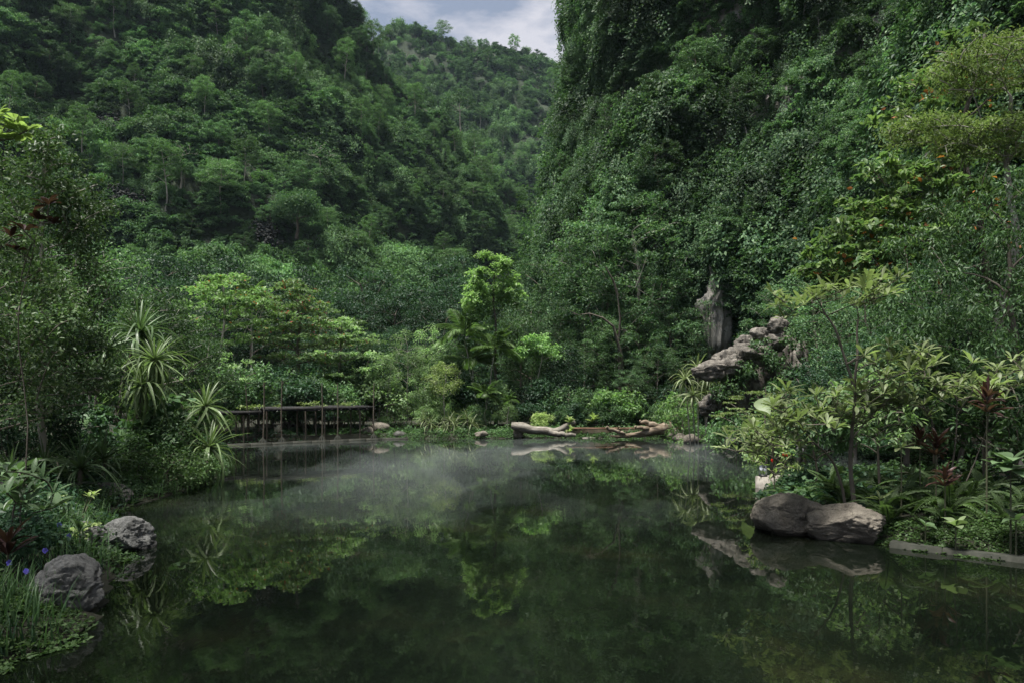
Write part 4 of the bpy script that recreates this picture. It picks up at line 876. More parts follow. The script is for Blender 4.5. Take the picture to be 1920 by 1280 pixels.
# ------------------------------------------------------------------ leaf plants with leaves one can tell apart
def blade_mesh(name, W, mat, droop=.3, fold=.18, tip=.6, wide=.6):
    """leaf of length 1 along y, widest at `wide`"""
    t = np.linspace(0, 1, 8); w = W * np.sin(np.pi * np.clip(t, .0, 1) ** (math.log(.5) / math.log(wide))) ** .8; w[0] = W * .08; w[-1] = W * .02
    y = t - droop * .25 * t ** 3; z = .12 * t - droop * .5 * t ** 2.2; V = []
    for k in range(8): V += [(-w[k], y[k], z[k] + fold * w[k]), (0, y[k], z[k]), (w[k], y[k], z[k] + fold * w[k])]
    Fq = [[k * 3 + q, k * 3 + q + 1, k * 3 + q + 4, k * 3 + q + 3] for k in range(7) for q in (0, 1)]
    mb = MB(); mb.add(V, Fq); return mb.mesh(name, mat, True)
BL = {k: [blade_mesh('leaf', w, M[m], d, f, wide=wd) for d in ds] for k, w, m, f, wd, ds in (
    ('whorl', .115, 'whorl', .25, .64, (.1, .35, .7)), ('broad', .30, 'broad', .2, .5, (.2, .5, .8)), ('pale', .34, 'broad_pale', .15, .55, (.2, .5, .8)), ('round', .44, 'mid', .12, .5, (.1, .3, .5)),
    ('maroon', .10, 'maroon', .4, .5, (.1, .4, .9)), ('lance', .13, 'broad', .3, .45, (.2, .5, .9)), ('lance_y', .13, 'yellow', .3, .5, (.2, .5, .8)), ('term', .26, 'terminalia', .2, .62, (.1, .4, .7)), ('orange', .28, 'orange', .2, .6, (.2, .6)), ('drk', .22, 'maroon', .3, .55, (.3, .6)),
    ('frang', .22, 'yellow', .2, .62, (.3, .6)))}
def whorl(t, c, axis, n, L, kind, r, open_=60, mname='leaf', spin=None, budget=None, stuff=None):
    axis = Vector(axis).normalized(); ref = axis.orthogonal().normalized(); o2 = axis.cross(ref)
    for q in range(n):
        a = (spin or 0) + q / n * 6.283 + r.normal(0, .18); e = R(open_ + r.normal(0, 11)); d = axis * math.cos(e) + (ref * math.cos(a) + o2 * math.sin(a)) * math.sin(e)
        me = BL[kind][int(r.integers(len(BL[kind])))]; Mx = orient(Vector(c) + d * (.05 * L), d, L * r.uniform(.7, 1.15), r.normal(0, .2), r.uniform(.85, 1.15))
        if stuff is None: obj(mname, me, t, Mx)
        else:
            A = np.array(Mx); V = np.array([v.co for v in me.vertices]); stuff.add(V @ A[:3, :3].T + A[:3, 3], [list(p.vertices) for p in me.polygons])
def rosette(name, label, cat, p, n, L, kind, seed, stem=0.0, open_=55, whorls=1, spread=0.0, rise=0.0, group=None, bark='stem'):
    r = np.random.default_rng(seed); t = thing(name, label, cat, p, group=group); mb = MB()
    for k in range(whorls):
        top = np.array([r.normal(0, spread), r.normal(0, spread), stem * r.uniform(.75, 1.1) if whorls > 1 else stem])
        mb.tube([(top[0] * .2, top[1] * .2, -.12), (top[0] * .6, top[1] * .6, top[2] * .5), top + (0, 0, .02)], [.016, .013, .008], 6)
        for q in range(int(rise) + 1): whorl(t, top - np.array([0, 0, q * L * .35]), (r.normal(0, .2), r.normal(0, .2), 1), n, L * (1 + .08 * q), kind, r, open_ + 14 * q, spin=q * .5)
    obj('stem', mb.mesh('stem', M[bark], True), t); return t
def whorl_tree(name, label, base, trunks, tips, nl, L, seed, kind='whorl', trad=.05, maxl=300, cat='tree'):
    """branching plant with a whorl of separate leaves on every twig; everything in world space"""
    r = np.random.default_rng(seed); b = np.asarray(base, float); t = thing(name, label, cat, b); mb = MB()
    T = [np.asarray(q) - b for q in tips]
    for i_, tr in enumerate(trunks):
        tr = np.array([np.asarray(q) - b for q in tr])
        near = [q for q in T if min(range(len(trunks)), key=lambda m: min(np.linalg.norm(np.asarray(w) - b - q) for w in trunks[m])) == i_]
        skeleton(mb, tr, trad if i_ == 0 else trad * .6, trad * .35, near, .008, 7, .05, r)
    obj('trunk', mb.mesh('trunk', M['bark'], True), t); cnt = 0; rest = MB()
    T = sorted(T, key=lambda q: q[1])
    for q in T:
        n = int(nl + r.integers(-1, 3)); ax = (r.normal(0, .25), r.normal(0, .25) - .1, 1)
        if cnt + n <= maxl: whorl(t, q, ax, n, L * r.uniform(.8, 1.15), kind, r, 62)
        else: whorl(None, q, ax, n, L * r.uniform(.8, 1.15), kind, r, 62, stuff=rest)
        cnt += n
    if rest.n: o = obj('foliage', rest.mesh('foliage', BL[kind][0].materials[0], True), t); o['kind'] = 'stuff'
    return t
def FERN():
    out = []
    for arch in (.5, .9, 1.3): out.append(frond_mesh('frond', 1, 22, .15, M['fern'], arch, .12, lw=.045))
    return out
FN = FERN()
def fern(p, label, seed, n=11, L=.7, group=None):
    r = np.random.default_rng(seed); t = thing('fern', label, 'fern', p, group=group)
    for q in range(n):
        a = q * 2.399 + r.normal(0, .3); el = R(r.uniform(25, 75)); obj('frond', FN[int(r.integers(3))], t, orient((0, 0, 0), (math.cos(a) * math.cos(el), math.sin(a) * math.cos(el), math.sin(el)), L * r.uniform(.7, 1.15), r.normal(0, .2)))
    return t

# ------------------------------------------------------------------ left bank
def trunk_w(*pts): return [P(*q) for q in pts]
def lg(px, Y): return np.array(gp(px, Y, -.05))
strap_plant('pandanus', 'tallest pandanus with an upright dark green crown on the left bank', 'pandanus', lg(215, 20.5), [[lg(215, 20.5), P(228, 720, 20.4), P(262, 625, 20.3)]], 86, 1.35, 'dark', 801, .07, lo=-60)
strap_plant('pandanus', 'pandanus with a round pale leafed crown on a leaning trunk, just right of the tallest', 'pandanus', lg(235, 18.3), [[lg(235, 18.3), P(262, 760, 18.3), P(290, 675, 18.3)], [P(262, 760, 18.3), P(264, 722, 18.2)]], 84, 1.05, 'pand', 802, .06, lo=-78)
strap_plant('pandanus', 'pandanus with drooping leaves on a straight trunk, leftmost of the trunked group', 'pandanus', lg(178, 19.0), [[lg(178, 19), P(180, 740, 19), P(200, 655, 19)]], 62, .92, 'dark', 803, .065, lo=-80)
strap_plant('pandanus', 'pandanus arching toward the water with upswept leaves, rightmost on the left bank', 'pandanus', lg(340, 19.6), [[lg(340, 19.6), P(362, 812, 19.5), P(385, 762, 19.4)], [P(350, 835, 19.5), P(392, 838, 18.6)]], 62, 1.05, 'pand', 804, .055, lo=-80)
for px, Y, L_, lab in ((82, 15.2, .95, 'stemless dark strap leaved rosette under the left trees, left one'), (150, 14.9, 1.0, 'stemless strap leaved rosette above the shaded boulders'), (195, 16.6, .9, 'strap leaved rosette behind the other two on the left bank'), (20, 13.5, .8, 'dark strap leaved rosette at the left picture edge')):
    p = lg(px, Y); strap_plant('strap_rosette', lab, 'plant', p, [[p, p + np.array([0, 0, .55])]], 48, L_, 'dark', int(px) + 5, .05, lo=-25)
# slim tree with glossy small leaves
r_ = np.random.default_rng(811)
tr = [(0, 0, -.3), (.05, 0, 3), (-.05, 0, 6), (.05, 0, 7.9)]
tips = np.vstack([ell_tips(60, (0, 0, 6.2), (1.35, 1.5, 1.9), r_, .3), ell_tips(55, (-.5, .2, 4.2), (2.0, 1.6, 1.6), r_, .35), ell_tips(40, (-.2, 0, 2.4), (2.0, 1.5, 1.2), r_, .35)])
tree_at('glossy_tree', 'tall slim tree with small glossy leaves and grey trunk at the left edge', lg(90, 15.5), 8, tr, tips, .085, .42, 120, .105, .5, 'gloss', 'pale_bark', T_RH, seed=812, droop=.45)
round_tree('glossy_tree', 'dense dark glossy leaved tree cut by the left picture edge', lg(-60, 13.0), 6.2, 2.2, 813, 'gloss', ntip=110, cl=.45, nleaf=120, L=.10, crown_lo=.12, trad=.09, droop=.4)
round_tree('fine_leaf_tree', 'airy fine leaved tree right of the slim glossy tree', lg(175, 22), 7.2, 2.3, 814, 'mid', 'pale_bark', ntip=90, cl=.5, nleaf=120, L=.11, crown_lo=.25, trad=.06)
round_tree('fine_leaf_tree', 'pale fine leaved tree behind the pandanus crowns', lg(300, 27), 7.0, 2.5, 815, 'mid', 'pale_bark', ntip=80, cl=.55, nleaf=120, L=.13, crown_lo=.15, trad=.06)
round_tree('fine_leaf_tree', 'dark fine leaved tree low behind the leftmost pandanus', lg(110, 24), 6.0, 2.6, 816, 'dark', ntip=80, cl=.55, nleaf=120, L=.12, crown_lo=.05, trad=.07)
round_tree('fine_leaf_tree', 'bushy mid green tree between the pandanus and the almond sapling', lg(345, 30), 5.2, 2.4, 817, 'mid', ntip=80, cl=.5, nleaf=120, L=.13, crown_lo=.05, trad=.07)
round_tree('fine_leaf_tree', 'tall shaded tree rising behind the slim glossy tree', lg(30, 27), 10.5, 3.6, 818, 'dark', ntip=110, cl=.7, nleaf=130, L=.14, crown_lo=.1, trad=.12)
round_tree('sea_grape_shrub', 'shrub of big round leaves around the leaning pandanus trunk', lg(255, 19.2), 2.6, 1.5, 821, 'mid', ntip=46, cl=.32, nleaf=16, L=.24, asp=.95, crown_lo=.05, trad=.04, tpl=T_OV, cat='shrub')
round_tree('sea_grape_shrub', 'low shrub of round leaves under the arching pandanus by the water', lg(320, 18.9), 1.9, 1.1, 822, 'mid', ntip=34, cl=.3, nleaf=14, L=.22, asp=.95, crown_lo=.0, trad=.03, tpl=T_OV, cat='shrub')
round_tree('trailing_shrub', 'low bright green shrub trailing over the water at the left bank', (-8.75, 17.3, .02), 1.15, 1.35, 823, 'ground_leaf', ntip=60, cl=.28, nleaf=80, L=.085, asp=.6, crown_lo=-.15, trad=.03, cat='shrub', droop=.5)
round_tree('trailing_shrub', 'fine leaved bush behind the low trailing shrub on the left bank', (-9.6, 18.6, .1), 1.9, 1.4, 824, 'mid', ntip=60, cl=.32, nleaf=80, L=.10, crown_lo=-.05, trad=.03, cat='shrub', droop=.4)
round_tree('trailing_shrub', 'dark bush filling the left bank behind the strap rosettes', lg(110, 18), 2.2, 1.8, 825, 'dark', ntip=70, cl=.4, nleaf=80, L=.11, crown_lo=-.05, trad=.03, cat='shrub', droop=.4)
round_tree('trailing_shrub', 'dark bush at the left picture edge behind the broad leaved plant', lg(10, 16), 2.6, 1.7, 826, 'dark', ntip=70, cl=.4, nleaf=80, L=.11, crown_lo=-.05, trad=.03, cat='shrub', droop=.4)
# leaves hanging in at the top left and the dark leaved sprig
r_ = np.random.default_rng(830)
whorl_tree('overhanging_branch_tree', 'yellow green big leaved tree reaching in at the upper left picture edge', lg(-90, 9.5), [[lg(-90, 9.5), P(-85, 500, 9.4), P(-50, 240, 9.3)]], [P(*q, 9.3) for q in ((-10, 232), (18, 240), (40, 250), (5, 262), (28, 226), (-30, 260), (52, 245), (-5, 215), (25, 262))], 9, .20, 831, 'frang', .05)
ot = bpy.data.objects['overhanging_branch_tree']; mb = MB(); r9 = np.random.default_rng(833); ob_ = np.array(ot.location)
ctips = ell_tips(120, np.array((-6.3, 5.2, 9.3)) - ob_, (2.9, 3.0, 1.5), r9, .3)
for q in ctips: clump(mb, q, (.6, .6, .4), 55, .2, .45, T_OV, up=.8, hemi=.3, r=r9)
obj('crown', mb.mesh('crown', M['mid']), ot)  # unseen crown above the frame, added to shade the near left bank
mb = MB(); skeleton(mb, [np.array((0, 0, 0.0)), np.array((.3, -1.2, 4.0)), np.array((1.2, -3.6, 8.6))], .12, .06, ctips, .015, 7, .1, r9); obj('limb', mb.mesh('limb', M['bark'], True), ot)  # limb added to carry that unseen shading crown
whorl_tree('dark_sprig_shrub', 'slender shrub with large maroon brown leaves before the slim glossy tree', lg(40, 8.9), [[lg(40, 8.9), P(30, 600, 9.2), P(80, 420, 8.9)]], [P(*q, 8.9) for q in ((92, 385), (70, 412), (45, 432), (20, 445), (100, 420), (30, 470))], 8, .19, 832, 'drk', .011)
# big leaved plant and flowers at lower left
r_ = np.random.default_rng(840)
whorl_tree('broad_leaf_shrub', 'grey green broad leaved shrub at the left edge above the purple flowers', lg(20, 9.0), [[lg(20, 9.0), P(25, 960, 9.0), P(35, 915, 9.0)]],
           [P(px + r_.normal(0, 6), py + r_.normal(0, 5), 9.0 + r_.normal(0, .35)) for px, py in ((5, 885), (30, 880), (55, 890), (80, 895), (95, 925), (20, 905), (45, 915), (70, 920), (5, 925), (35, 940), (60, 948), (100, 948), (15, 960), (80, 955))], 7, .30, 841, 'lance', .02, cat='shrub')
rosette('yellow_sprig', 'small upright yellow green sprig before the dark rocks at left', 'plant', lg(140, 11.6), 6, .16, 'lance_y', 842, .55, 60, 5, .22)
rosette('green_sprig', 'pointed leaf sprig behind the layered boulder at left', 'plant', lg(150, 9.6), 9, .25, 'lance', 843, .28, 50, 1)
rosette('cordyline', 'red brown cordyline at the left picture edge below the broad leaved shrub', 'plant', lg(15, 7.6), 9, .36, 'maroon', 844, .42, 45, 1, rise=1)
for k, (px, py, Y, lab) in enumerate(((112, 983, 8.7, 'purple flower highest above the layered boulder'), (85, 1031, 8.0, 'purple flower behind the near boulder'), (50, 1070, 7.4, 'purple flower left of the near boulder, largest and lowest'), (18, 1054, 7.5, 'purple flower by the red brown cordyline'), (130, 1004, 9.0, 'small purple flower right of the highest one'))):
    p = P(px, py, Y); t = thing('purple_flower', lab, 'flower', (p[0], p[1], gz(p[0], p[1])), group='purple flowers on the left bank'); z = p[2] - gz(p[0], p[1])
    mb = MB(); mb.tube([(0.03, .02, -.1), (.02, .0, z * .5), (0, 0, z)], [.005, .004, .003], 5); obj('stem', mb.mesh('stem', M['stem']), t)
    for q in range(5):
        a = q / 5 * 6.28 + k; mb = MB(); leaves(mb, np.array([[0, 0, 0]]), np.array([[math.cos(a), -.25, math.sin(a) * .8 + .2]]), np.array([[0, -1, .5]]), .038, .042, T_OV); obj('petal', mb.mesh('petal', M['purple']), t, loc=(0, 0, z))
def grass(name, label, pts, n, L, mat, seed, w=.011, kind='stuff', cat='grass'):
    r = np.random.default_rng(seed); mb = MB(); t = np.linspace(0, 1, 4)
    for cx, cy, rad in pts:
        for k in range(n):
            a, d = r.uniform(0, 6.28), rad * math.sqrt(r.random()); x, y = cx + d * math.cos(a), cy + d * math.sin(a)
            if pool_sd(np.array([x]), np.array([y]))[0] < -.05: continue
            z = gz(x, y) - .02; az, ln, b = r.uniform(0, 6.28), L * r.uniform(.4, 1.2), r.uniform(.1, .7); dx, dy = math.cos(az), math.sin(az)
            c = np.stack([x + dx * b * ln * t ** 2, y + dy * b * ln * t ** 2, z + ln * (t - .3 * b * t ** 2)], -1); s = np.array([-dy, dx, 0]) * w
            V = np.concatenate([c - s * (1 - t[:, None] * .9), c + s * (1 - t[:, None] * .9)]); mb.add(V, [[q, q + 1, q + 5, q + 4] for q in range(3)])
    return tag(obj(name, mb.mesh(name, M[mat])), label, cat, kind=kind)
grass('grass', 'tufts of dark green grass around the boulders on the left bank', [(-5.9, 8.6, .7), (-5.6, 7.8, .5), (-5.4, 6.6, .6), (-6.6, 9.4, .7), (-5.0, 6.2, .6), (-4.5, 5.9, .4), (-6.6, 8.2, .7), (-7.3, 10.4, .6), (-7.6, 11.4, .8)], 95, .30, 'dark', 851)
for x, y, H, rad, mt, lab in ((-5.75, 8.15, .55, .45, 'dark', 'small dark leafy plant behind the near boulder'), (-6.6, 9.2, .6, .5, 'dark', 'small dark leafy plant left of the layered boulder'), (-5.6, 6.7, .5, .5, 'ground_leaf', 'low leafy plant at the lower left picture edge'), (-5.2, 6.0, .4, .45, 'dark', 'low dark leafy plant below the near boulder by the picture edge'), (-7.4, 10.6, .8, .6, 'dark', 'dark leafy bush beside the yellow sprig')):
    round_tree('leafy_plant', lab, (x, y, gz(x, y)), H, rad, int(x * -100), mt, 'stem', ntip=26, cl=rad * .4, nleaf=26, L=.085, asp=.5, crown_lo=.0, trad=.01, tpl=T_OV, cat='plant', rtip=.003)
def mat_cover(name, label, pts, n, L, mat, seed, h=.14, asp=.7):
    r = np.random.default_rng(seed); mb = MB(); Pp = []
    for cx, cy, rad in pts:
        a, d = r.uniform(0, 6.28, n), rad * np.sqrt(r.random(n)); x, y = cx + d * np.cos(a), cy + d * np.sin(a); sd_ = pool_sd(x, y)
        z = ground_z(x, y) + h * (.4 + .6 * fbm(np.stack([x * 3, y * 3, x * 0], -1), 3, seed)) * (r.random(n) * .9 + .2) * (1.2 - d / rad)
        z = np.where(sd_ < 0, np.maximum(.01, z * .3), z); k = sd_ > -.30 * np.clip(.3 + fbm(np.stack([x * 2.2, y * 2.2, x * 0 + 3], -1), 3, seed + 1), 0, 1); Pp.append(np.stack([x, y, z], -1)[k])
    p = np.concatenate(Pp); m = len(p); d = norm(r.normal(size=(m, 3)) * np.array([1, 1, .35]) + [0, 0, .15]); u = norm(r.normal(size=(m, 3)) * .35 + [0, 0, 1]); l = L * r.uniform(.6, 1.3, m)
    leaves(mb, p, d, u, l, l * asp); return tag(obj(name, mb.mesh(name, M[mat])), label, 'ground cover', kind='stuff')
mat_cover('ground_cover', 'tiny leaved mossy mat spilling to the water below the near boulder', [(-4.6, 6.6, .55), (-4.4, 6.0, .5), (-4.9, 7.0, .4), (-5.3, 6.3, .6), (-5.9, 9.6, .5), (-4.6, 5.2, .6)], 1500, .045, 'ground_leaf', 861, .2)
mat_cover('undergrowth', 'dark leafy undergrowth covering the left bank soil', [(-7.5, 9.5, 1.3), (-8.5, 11.5, 1.8), (-9.5, 13.5, 2.0), (-11, 16, 2.5), (-11, 19, 2.5), (-13, 23, 3), (-15, 28, 3.5), (-17, 33, 3.5), (-14, 36.5, 3), (-7, 7, 1.4), (-10.4, 15.2, 1.3)], 1900, .13, 'dark', 862, .5)
mat_cover('undergrowth', 'green leafy undergrowth covering the far bank soil', [(x, 43.6 - .25 * max(0, -x - 2) + rr * .3, rr) for x, rr in zip(np.arange(-13, 13.5, 1.6), np.tile([1.6, 2.2], 9))] , 900, .16, 'mid', 863, .55)

# ------------------------------------------------------------------ right side: rockwork, far right bank
def rockwork(px0, py0, Y, label):
    t = thing('rockwork', label, 'rockwork', P(px0, 815, Y)); o = P(px0, 815, Y)
    lumps = [((1342, 694), (.95, .9, .50), 'ledge'), ((1375, 680), (1.0, 1.0, .62), 'ledge'), ((1412, 662), (.85, 1.0, .70), 'ledge'), ((1442, 640), (.75, .9, .62), 'ledge'), ((1460, 612), (.52, .7, .50), 'top_stone'), ((1395, 645), (.42, .6, .42), 'top_stone'), ((1426, 628), (.38, .5, .36), 'top_stone'),
             ((1358, 738), (.34, .6, 1.4), 'pillar_rock'), ((1384, 732), (.30, .6, 1.5), 'pillar_rock'), ((1408, 728), (.36, .6, 1.6), 'pillar_rock'), ((1440, 712), (.55, .8, 1.7), 'pillar_rock'), ((1480, 690), (.8, .9, 1.6), 'pillar_rock'), ((1335, 758), (.5, .7, .7), 'pillar_rock')]
    for k, (c, sz, nm) in enumerate(lumps):
        b = boulder(nm, None, P(*c, Y + (.9 if nm == 'pillar_rock' else -.1)) - o, sz, 60 + k, 'rockwork', 9, k * 1.3, .26, cat=None, sub=4, flute=.45 if nm == 'pillar_rock' else 0.15); b.parent = t
rockwork(1400, 0, 31, 'brown artificial rockwork with overhanging ledges at the right bank')
mb = MB(); r = np.random.default_rng(905); c0 = P(1420, 700, 30.2)
for k in range(60):
    px, py = [(1440, 690), (1470, 660), (1405, 700), (1375, 712), (1350, 725), (1460, 720), (1430, 655), (1490, 640)][k % 8]; q = P(px + r.normal(0, 16), py + r.normal(0, 14), 30.1 + r.normal(0, .35)) - c0
    clump(mb, q, (.32, .3, .26), 34, .15, .55, T_OV, up=.7, hemi=.3, droop=.5, r=r)
tag(obj('rock_creeper', mb.mesh('rock_creeper', M['mid']), loc=tuple(c0)), 'green creeper growing over the brown rockwork', 'creeper')
strap_plant('dracaena', 'narrow leaved dracaena thicket on white stems left of the rockwork', 'plant', gp(1310, 36), [[gp(1310 + a, 36), P(b, c, 35.6 + d)] for a, b, c, d in ((-12, 1285, 712, 0), (0, 1308, 690, .4), (8, 1332, 712, -.2), (-4, 1298, 742, -.5), (10, 1345, 745, 0), (14, 1322, 735, .3))], 34, .95, 'pale', 901, .03, 'pale_bark', lo=-45)
BS = []
def broad_shrub(label, px, Y, H, rad, seed, mat, L, asp=.45, ntip=26, nleaf=16):
    return round_tree('waterside_shrub', label, gp(px, Y, -.02), H, rad, seed, mat, ntip=ntip, cl=rad * .34, nleaf=nleaf, L=L, asp=asp, crown_lo=-.05, trad=.03, tpl=T_OV, cat='shrub', droop=.35)
broad_shrub('pale broad leaved shrub at the waterline right of the driftwood', 1305, 37.2, 1.5, 1.2, 911, 'light', .28, nleaf=30)
broad_shrub('broad leaved shrub on the right bank below the dracaena', 1350, 34.6, 1.6, 1.3, 912, 'light', .30, nleaf=30)
broad_shrub('spreading broad leaved shrub below the rockwork ledge', 1400, 32, 1.7, 1.4, 913, 'mid', .28, nleaf=30)
broad_shrub('green shrub below the rockwork pillars, nearest the inlet', 1455, 29, 1.7, 1.4, 914, 'light', .24, nleaf=30)
broad_shrub('dark shrub filling the inlet end below the rockwork', 1540, 27.5, 2.4, 1.8, 915, 'dark', .24, nleaf=40)
broad_shrub('light yellow green sapling beside the dracaena thicket', 1275, 39, 4.2, 1.1, 916, 'bright', .2, nleaf=24, ntip=40)
broad_shrub('leafy shrub on the bank behind the dracaena thicket', 1265, 41.5, 2.6, 1.5, 917, 'bright', .18, nleaf=40, ntip=40)
for k, (px, py, Y, sx, lab) in enumerate(((1275, 822, 38.5, .5, 'low tan stone at the right waterline beside the driftwood end'), (1300, 824, 37, .55, 'pointed stone at the waterline under the pale shrub'), (1345, 827, 35.2, .5, 'dark stone at the waterline below the dracaena'), (1372, 832, 34, .6, 'slanting stone at the waterline below the rockwork'), (1420, 838, 31.5, .55, 'dark stone near the mouth of the inlet'), (1395, 833, 33, .45, 'small stone between two larger ones below the rockwork'))):
    boulder('bank_stone', lab, P(px, py, Y), (sx, sx * .8, sx * .7), 80 + k, 'boulder' if k < 2 else 'wet_stone', sub=3, cat='stone')
broad_shrub('leafy bush hiding the foot of the rockwork, left of the flat spray tree', 1378, 29.8, 3.3, 1.5, 918, 'mid', .2, nleaf=34, ntip=40)
broad_shrub('taller leafy bush hiding the right half of the rockwork', 1478, 27.6, 4.9, 1.6, 919, 'mid', .2, nleaf=34, ntip=60)
broad_shrub('green bush between the rockwork and the huge leaved plant', 1450, 27, 2.8, 1.2, 920, 'light', .18, nleaf=34, ntip=36)
# layered shrub with flat pale sprays before the rockwork
tier_tree('flat_spray_tree', 'small tree with flat yellow green sprays before the rockwork', gp(1437, 25.5), 4.2, [(2.3, 1.3, 8, -.4, 0), (2.9, 1.5, 10, -.5, 0), (3.5, 1.2, 8, -.4, 0)], 921, 'feather', nleaf=90, L=.10, cl=.36, trad=.06, tpl=T_RH, flat=.14)
# giant pleated leaves
r = np.random.default_rng(925); p = gp(1440, 17.2); p = (XW(1446, 20.2), 20.2, .05)
t = thing('big_leaf_plant', 'plant with a few huge pale drooping leaves below the rockwork', 'plant', p); mb = MB()
for k, (dx, dz) in enumerate(((-.75, .2), (-.35, -.55), (.25, .1), (.45, -.1), (-.1, .45), (-.9, -.25))):
    d = np.array([dx, -.5 + .25 * k, dz]); q = np.array([0, 0, 1.75]); obj('leaf', BL['pale'][k % 3], t, orient(q + d * .15, d, .95, r.normal(0, .3), .8)); mb.tube([q - (0, 0, .15), q + d * .2], [.02, .012], 5)
mb.tube([(0, 0, -.3), (.05, 0, .9), (0, 0, 1.75)], [.05, .04, .03], 7); obj('stem', mb.mesh('stem', M['stem'], True), t)
for px, Y, H, rad, lab in ((1530, 15.6, 2.1, 1.0, 'leafy shrub behind the leaning whorled stem'), (1650, 14.8, 2.9, 1.2, 'leafy shrub filling the garden behind the whorled tree trunk'), (1750, 15.2, 3.1, 1.3, 'leafy shrub behind the maroon cordylines'), (1850, 14.6, 3.0, 1.2, 'leafy shrub behind the tall cordyline'), (1930, 13.6, 2.6, 1.1, 'leafy shrub at the right picture edge behind the big leaved plant')):
    round_tree('garden_shrub', lab, gp(px, Y), H, rad, px + 7, 'mid' if px != 1650 else 'light', ntip=70, cl=.3, nleaf=20, L=.17, asp=.36, crown_lo=.12, trad=.035, tpl=T_OV, cat='shrub', droop=.35, hemi=.5)
# dark mass behind the right garden
for px, Y, H, rad, mat, lab in ((1600, 25.5, 4.5, 2.4, 'dark', 'dark bushy tree behind the inlet, left of the group'), (1700, 25, 5.5, 2.6, 'dark', 'dark bushy tree behind the inlet, middle of the group'), (1800, 24, 6, 2.6, 'dark', 'dark bushy tree behind the garden under the drooping tree'), (1900, 22, 6.5, 2.6, 'dark', 'dark bushy tree at the right picture edge behind the drooping tree'),
                                (1560, 34, 7.5, 2.8, 'cliff_leaf', 'green tree at the cliff foot right of the rockwork'), (1670, 31, 8.5, 3.0, 'cliff_leaf', 'green tree at the cliff foot behind the layered tree'), (1790, 29, 9.5, 3.0, 'dark', 'dark tree at the cliff foot behind the feathery tree'), (1900, 27, 10, 3.0, 'dark', 'dark tree at the cliff foot, rightmost in the picture')):
    round_tree('shade_tree', lab, (XW(px, Y), Y, .2), H, rad, px + 3, mat, ntip=80, cl=.55, nleaf=130, L=.13, crown_lo=.0, trad=.1)

# ------------------------------------------------------------------ right side: big trees
def spray_tree(name, label, base, trunk, plates, L, seed, mat, bark, trad, asp=.45, nleaf=70, cl=.4, flat=.16, droop=.1, tpl=T_RH, **kw):
    """plates: (px, py, Y, half width in metres, number of sprays) in world space; flat layers of foliage"""
    r = np.random.default_rng(seed); b = np.asarray(base, float); tips = []
    for px, py, Y, w, n in plates:
        c = P(px, py, Y) - b; a = np.arange(n) * 2.399 + r.uniform(0, 6); d = w * np.sqrt((np.arange(n) + .5) / n)
        tips += list(c + np.stack([np.cos(a) * d, np.sin(a) * d * .8, -.22 * d ** 1.4 / max(w, .5) + r.normal(0, .13, n)], -1))
    return tree_at(name, label, b, 1, [np.asarray(q) - b for q in trunk], tips, trad, cl, nleaf, L, asp, mat, bark, tpl, seed=seed, up=1.3, hemi=.4, droop=droop, flat=flat, lift=.06, shell=.2, **kw)
Yf = 17.0
spray_tree('feathery_tree', 'tall tree with flat feathery light green layers at upper right', gp(1905, Yf), [gp(1905, Yf), P(1893, 520, Yf), P(1882, 330, Yf), P(1875, 190, Yf)],
           [(1850, 95, 16.6, 1.25, 34), (1900, 85, 17, 1.0, 22), (1790, 120, 16.6, .6, 14), (1830, 150, 16.8, .8, 16), (1760, 235, 16.3, 1.15, 34), (1840, 240, 16.8, 1.15, 34), (1905, 225, 17, .9, 22), (1700, 245, 16.3, .55, 12), (1870, 270, 17, .8, 16), (1800, 265, 16.4, .6, 14), (1925, 140, 17.2, .7, 14)],
           .11, 931, 'feather', 'pale_bark', .14, asp=.34, nleaf=60, cl=.38, flat=.42, droop=.35)
r = np.random.default_rng(940); Yt = 21.5
tt = spray_tree('orange_leaf_tree', 'large leaved tree with scattered orange leaves in layers, behind the feathery tree', gp(1850, Yt), [gp(1850, Yt), P(1845, 560, Yt), P(1842, 330, Yt), P(1840, 60, Yt)],
           [(1800, 70, 21.5, 1.0, 8), (1740, 145, 21, 1.1, 12), (1820, 160, 21.5, 1.4, 14), (1700, 205, 21, 1.2, 14), (1790, 300, 21, 1.6, 20), (1680, 310, 20.8, 1.2, 16), (1740, 345, 20.8, 1.5, 20), (1650, 385, 20.6, 1.2, 16), (1740, 400, 20.6, 1.6, 20), (1610, 425, 20.4, 1.1, 14), (1700, 440, 20.4, 1.5, 20), (1560, 460, 20.2, .9, 12), (1650, 470, 20.2, 1.4, 18), (1540, 500, 20, .8, 10), (1620, 505, 20, 1.2, 14), (1790, 450, 21, 1.4, 16), (1830, 360, 21.5, 1.4, 14)],
           .23, 941, 'terminalia', 'bark', .17, asp=.5, nleaf=30, cl=.34, flat=.35, tpl=T_OV)
b = np.array(tt.location)
for k in range(120):
    px, py = [(1740, 190), (1780, 330), (1700, 400), (1690, 460), (1620, 470), (1850, 150), (1600, 500), (1800, 400)][k % 8]; p = P(px + r.normal(0, 55), py + r.normal(0, 28), 20.2 + r.normal(0, .4)) - b
    obj('orange_leaf', BL['orange'][k % 2], tt, orient(p, (r.normal(), -abs(r.normal()) * .6, r.normal() * .5 - .4), .20 * r.uniform(.7, 1.2), r.normal(0, 1.0)))
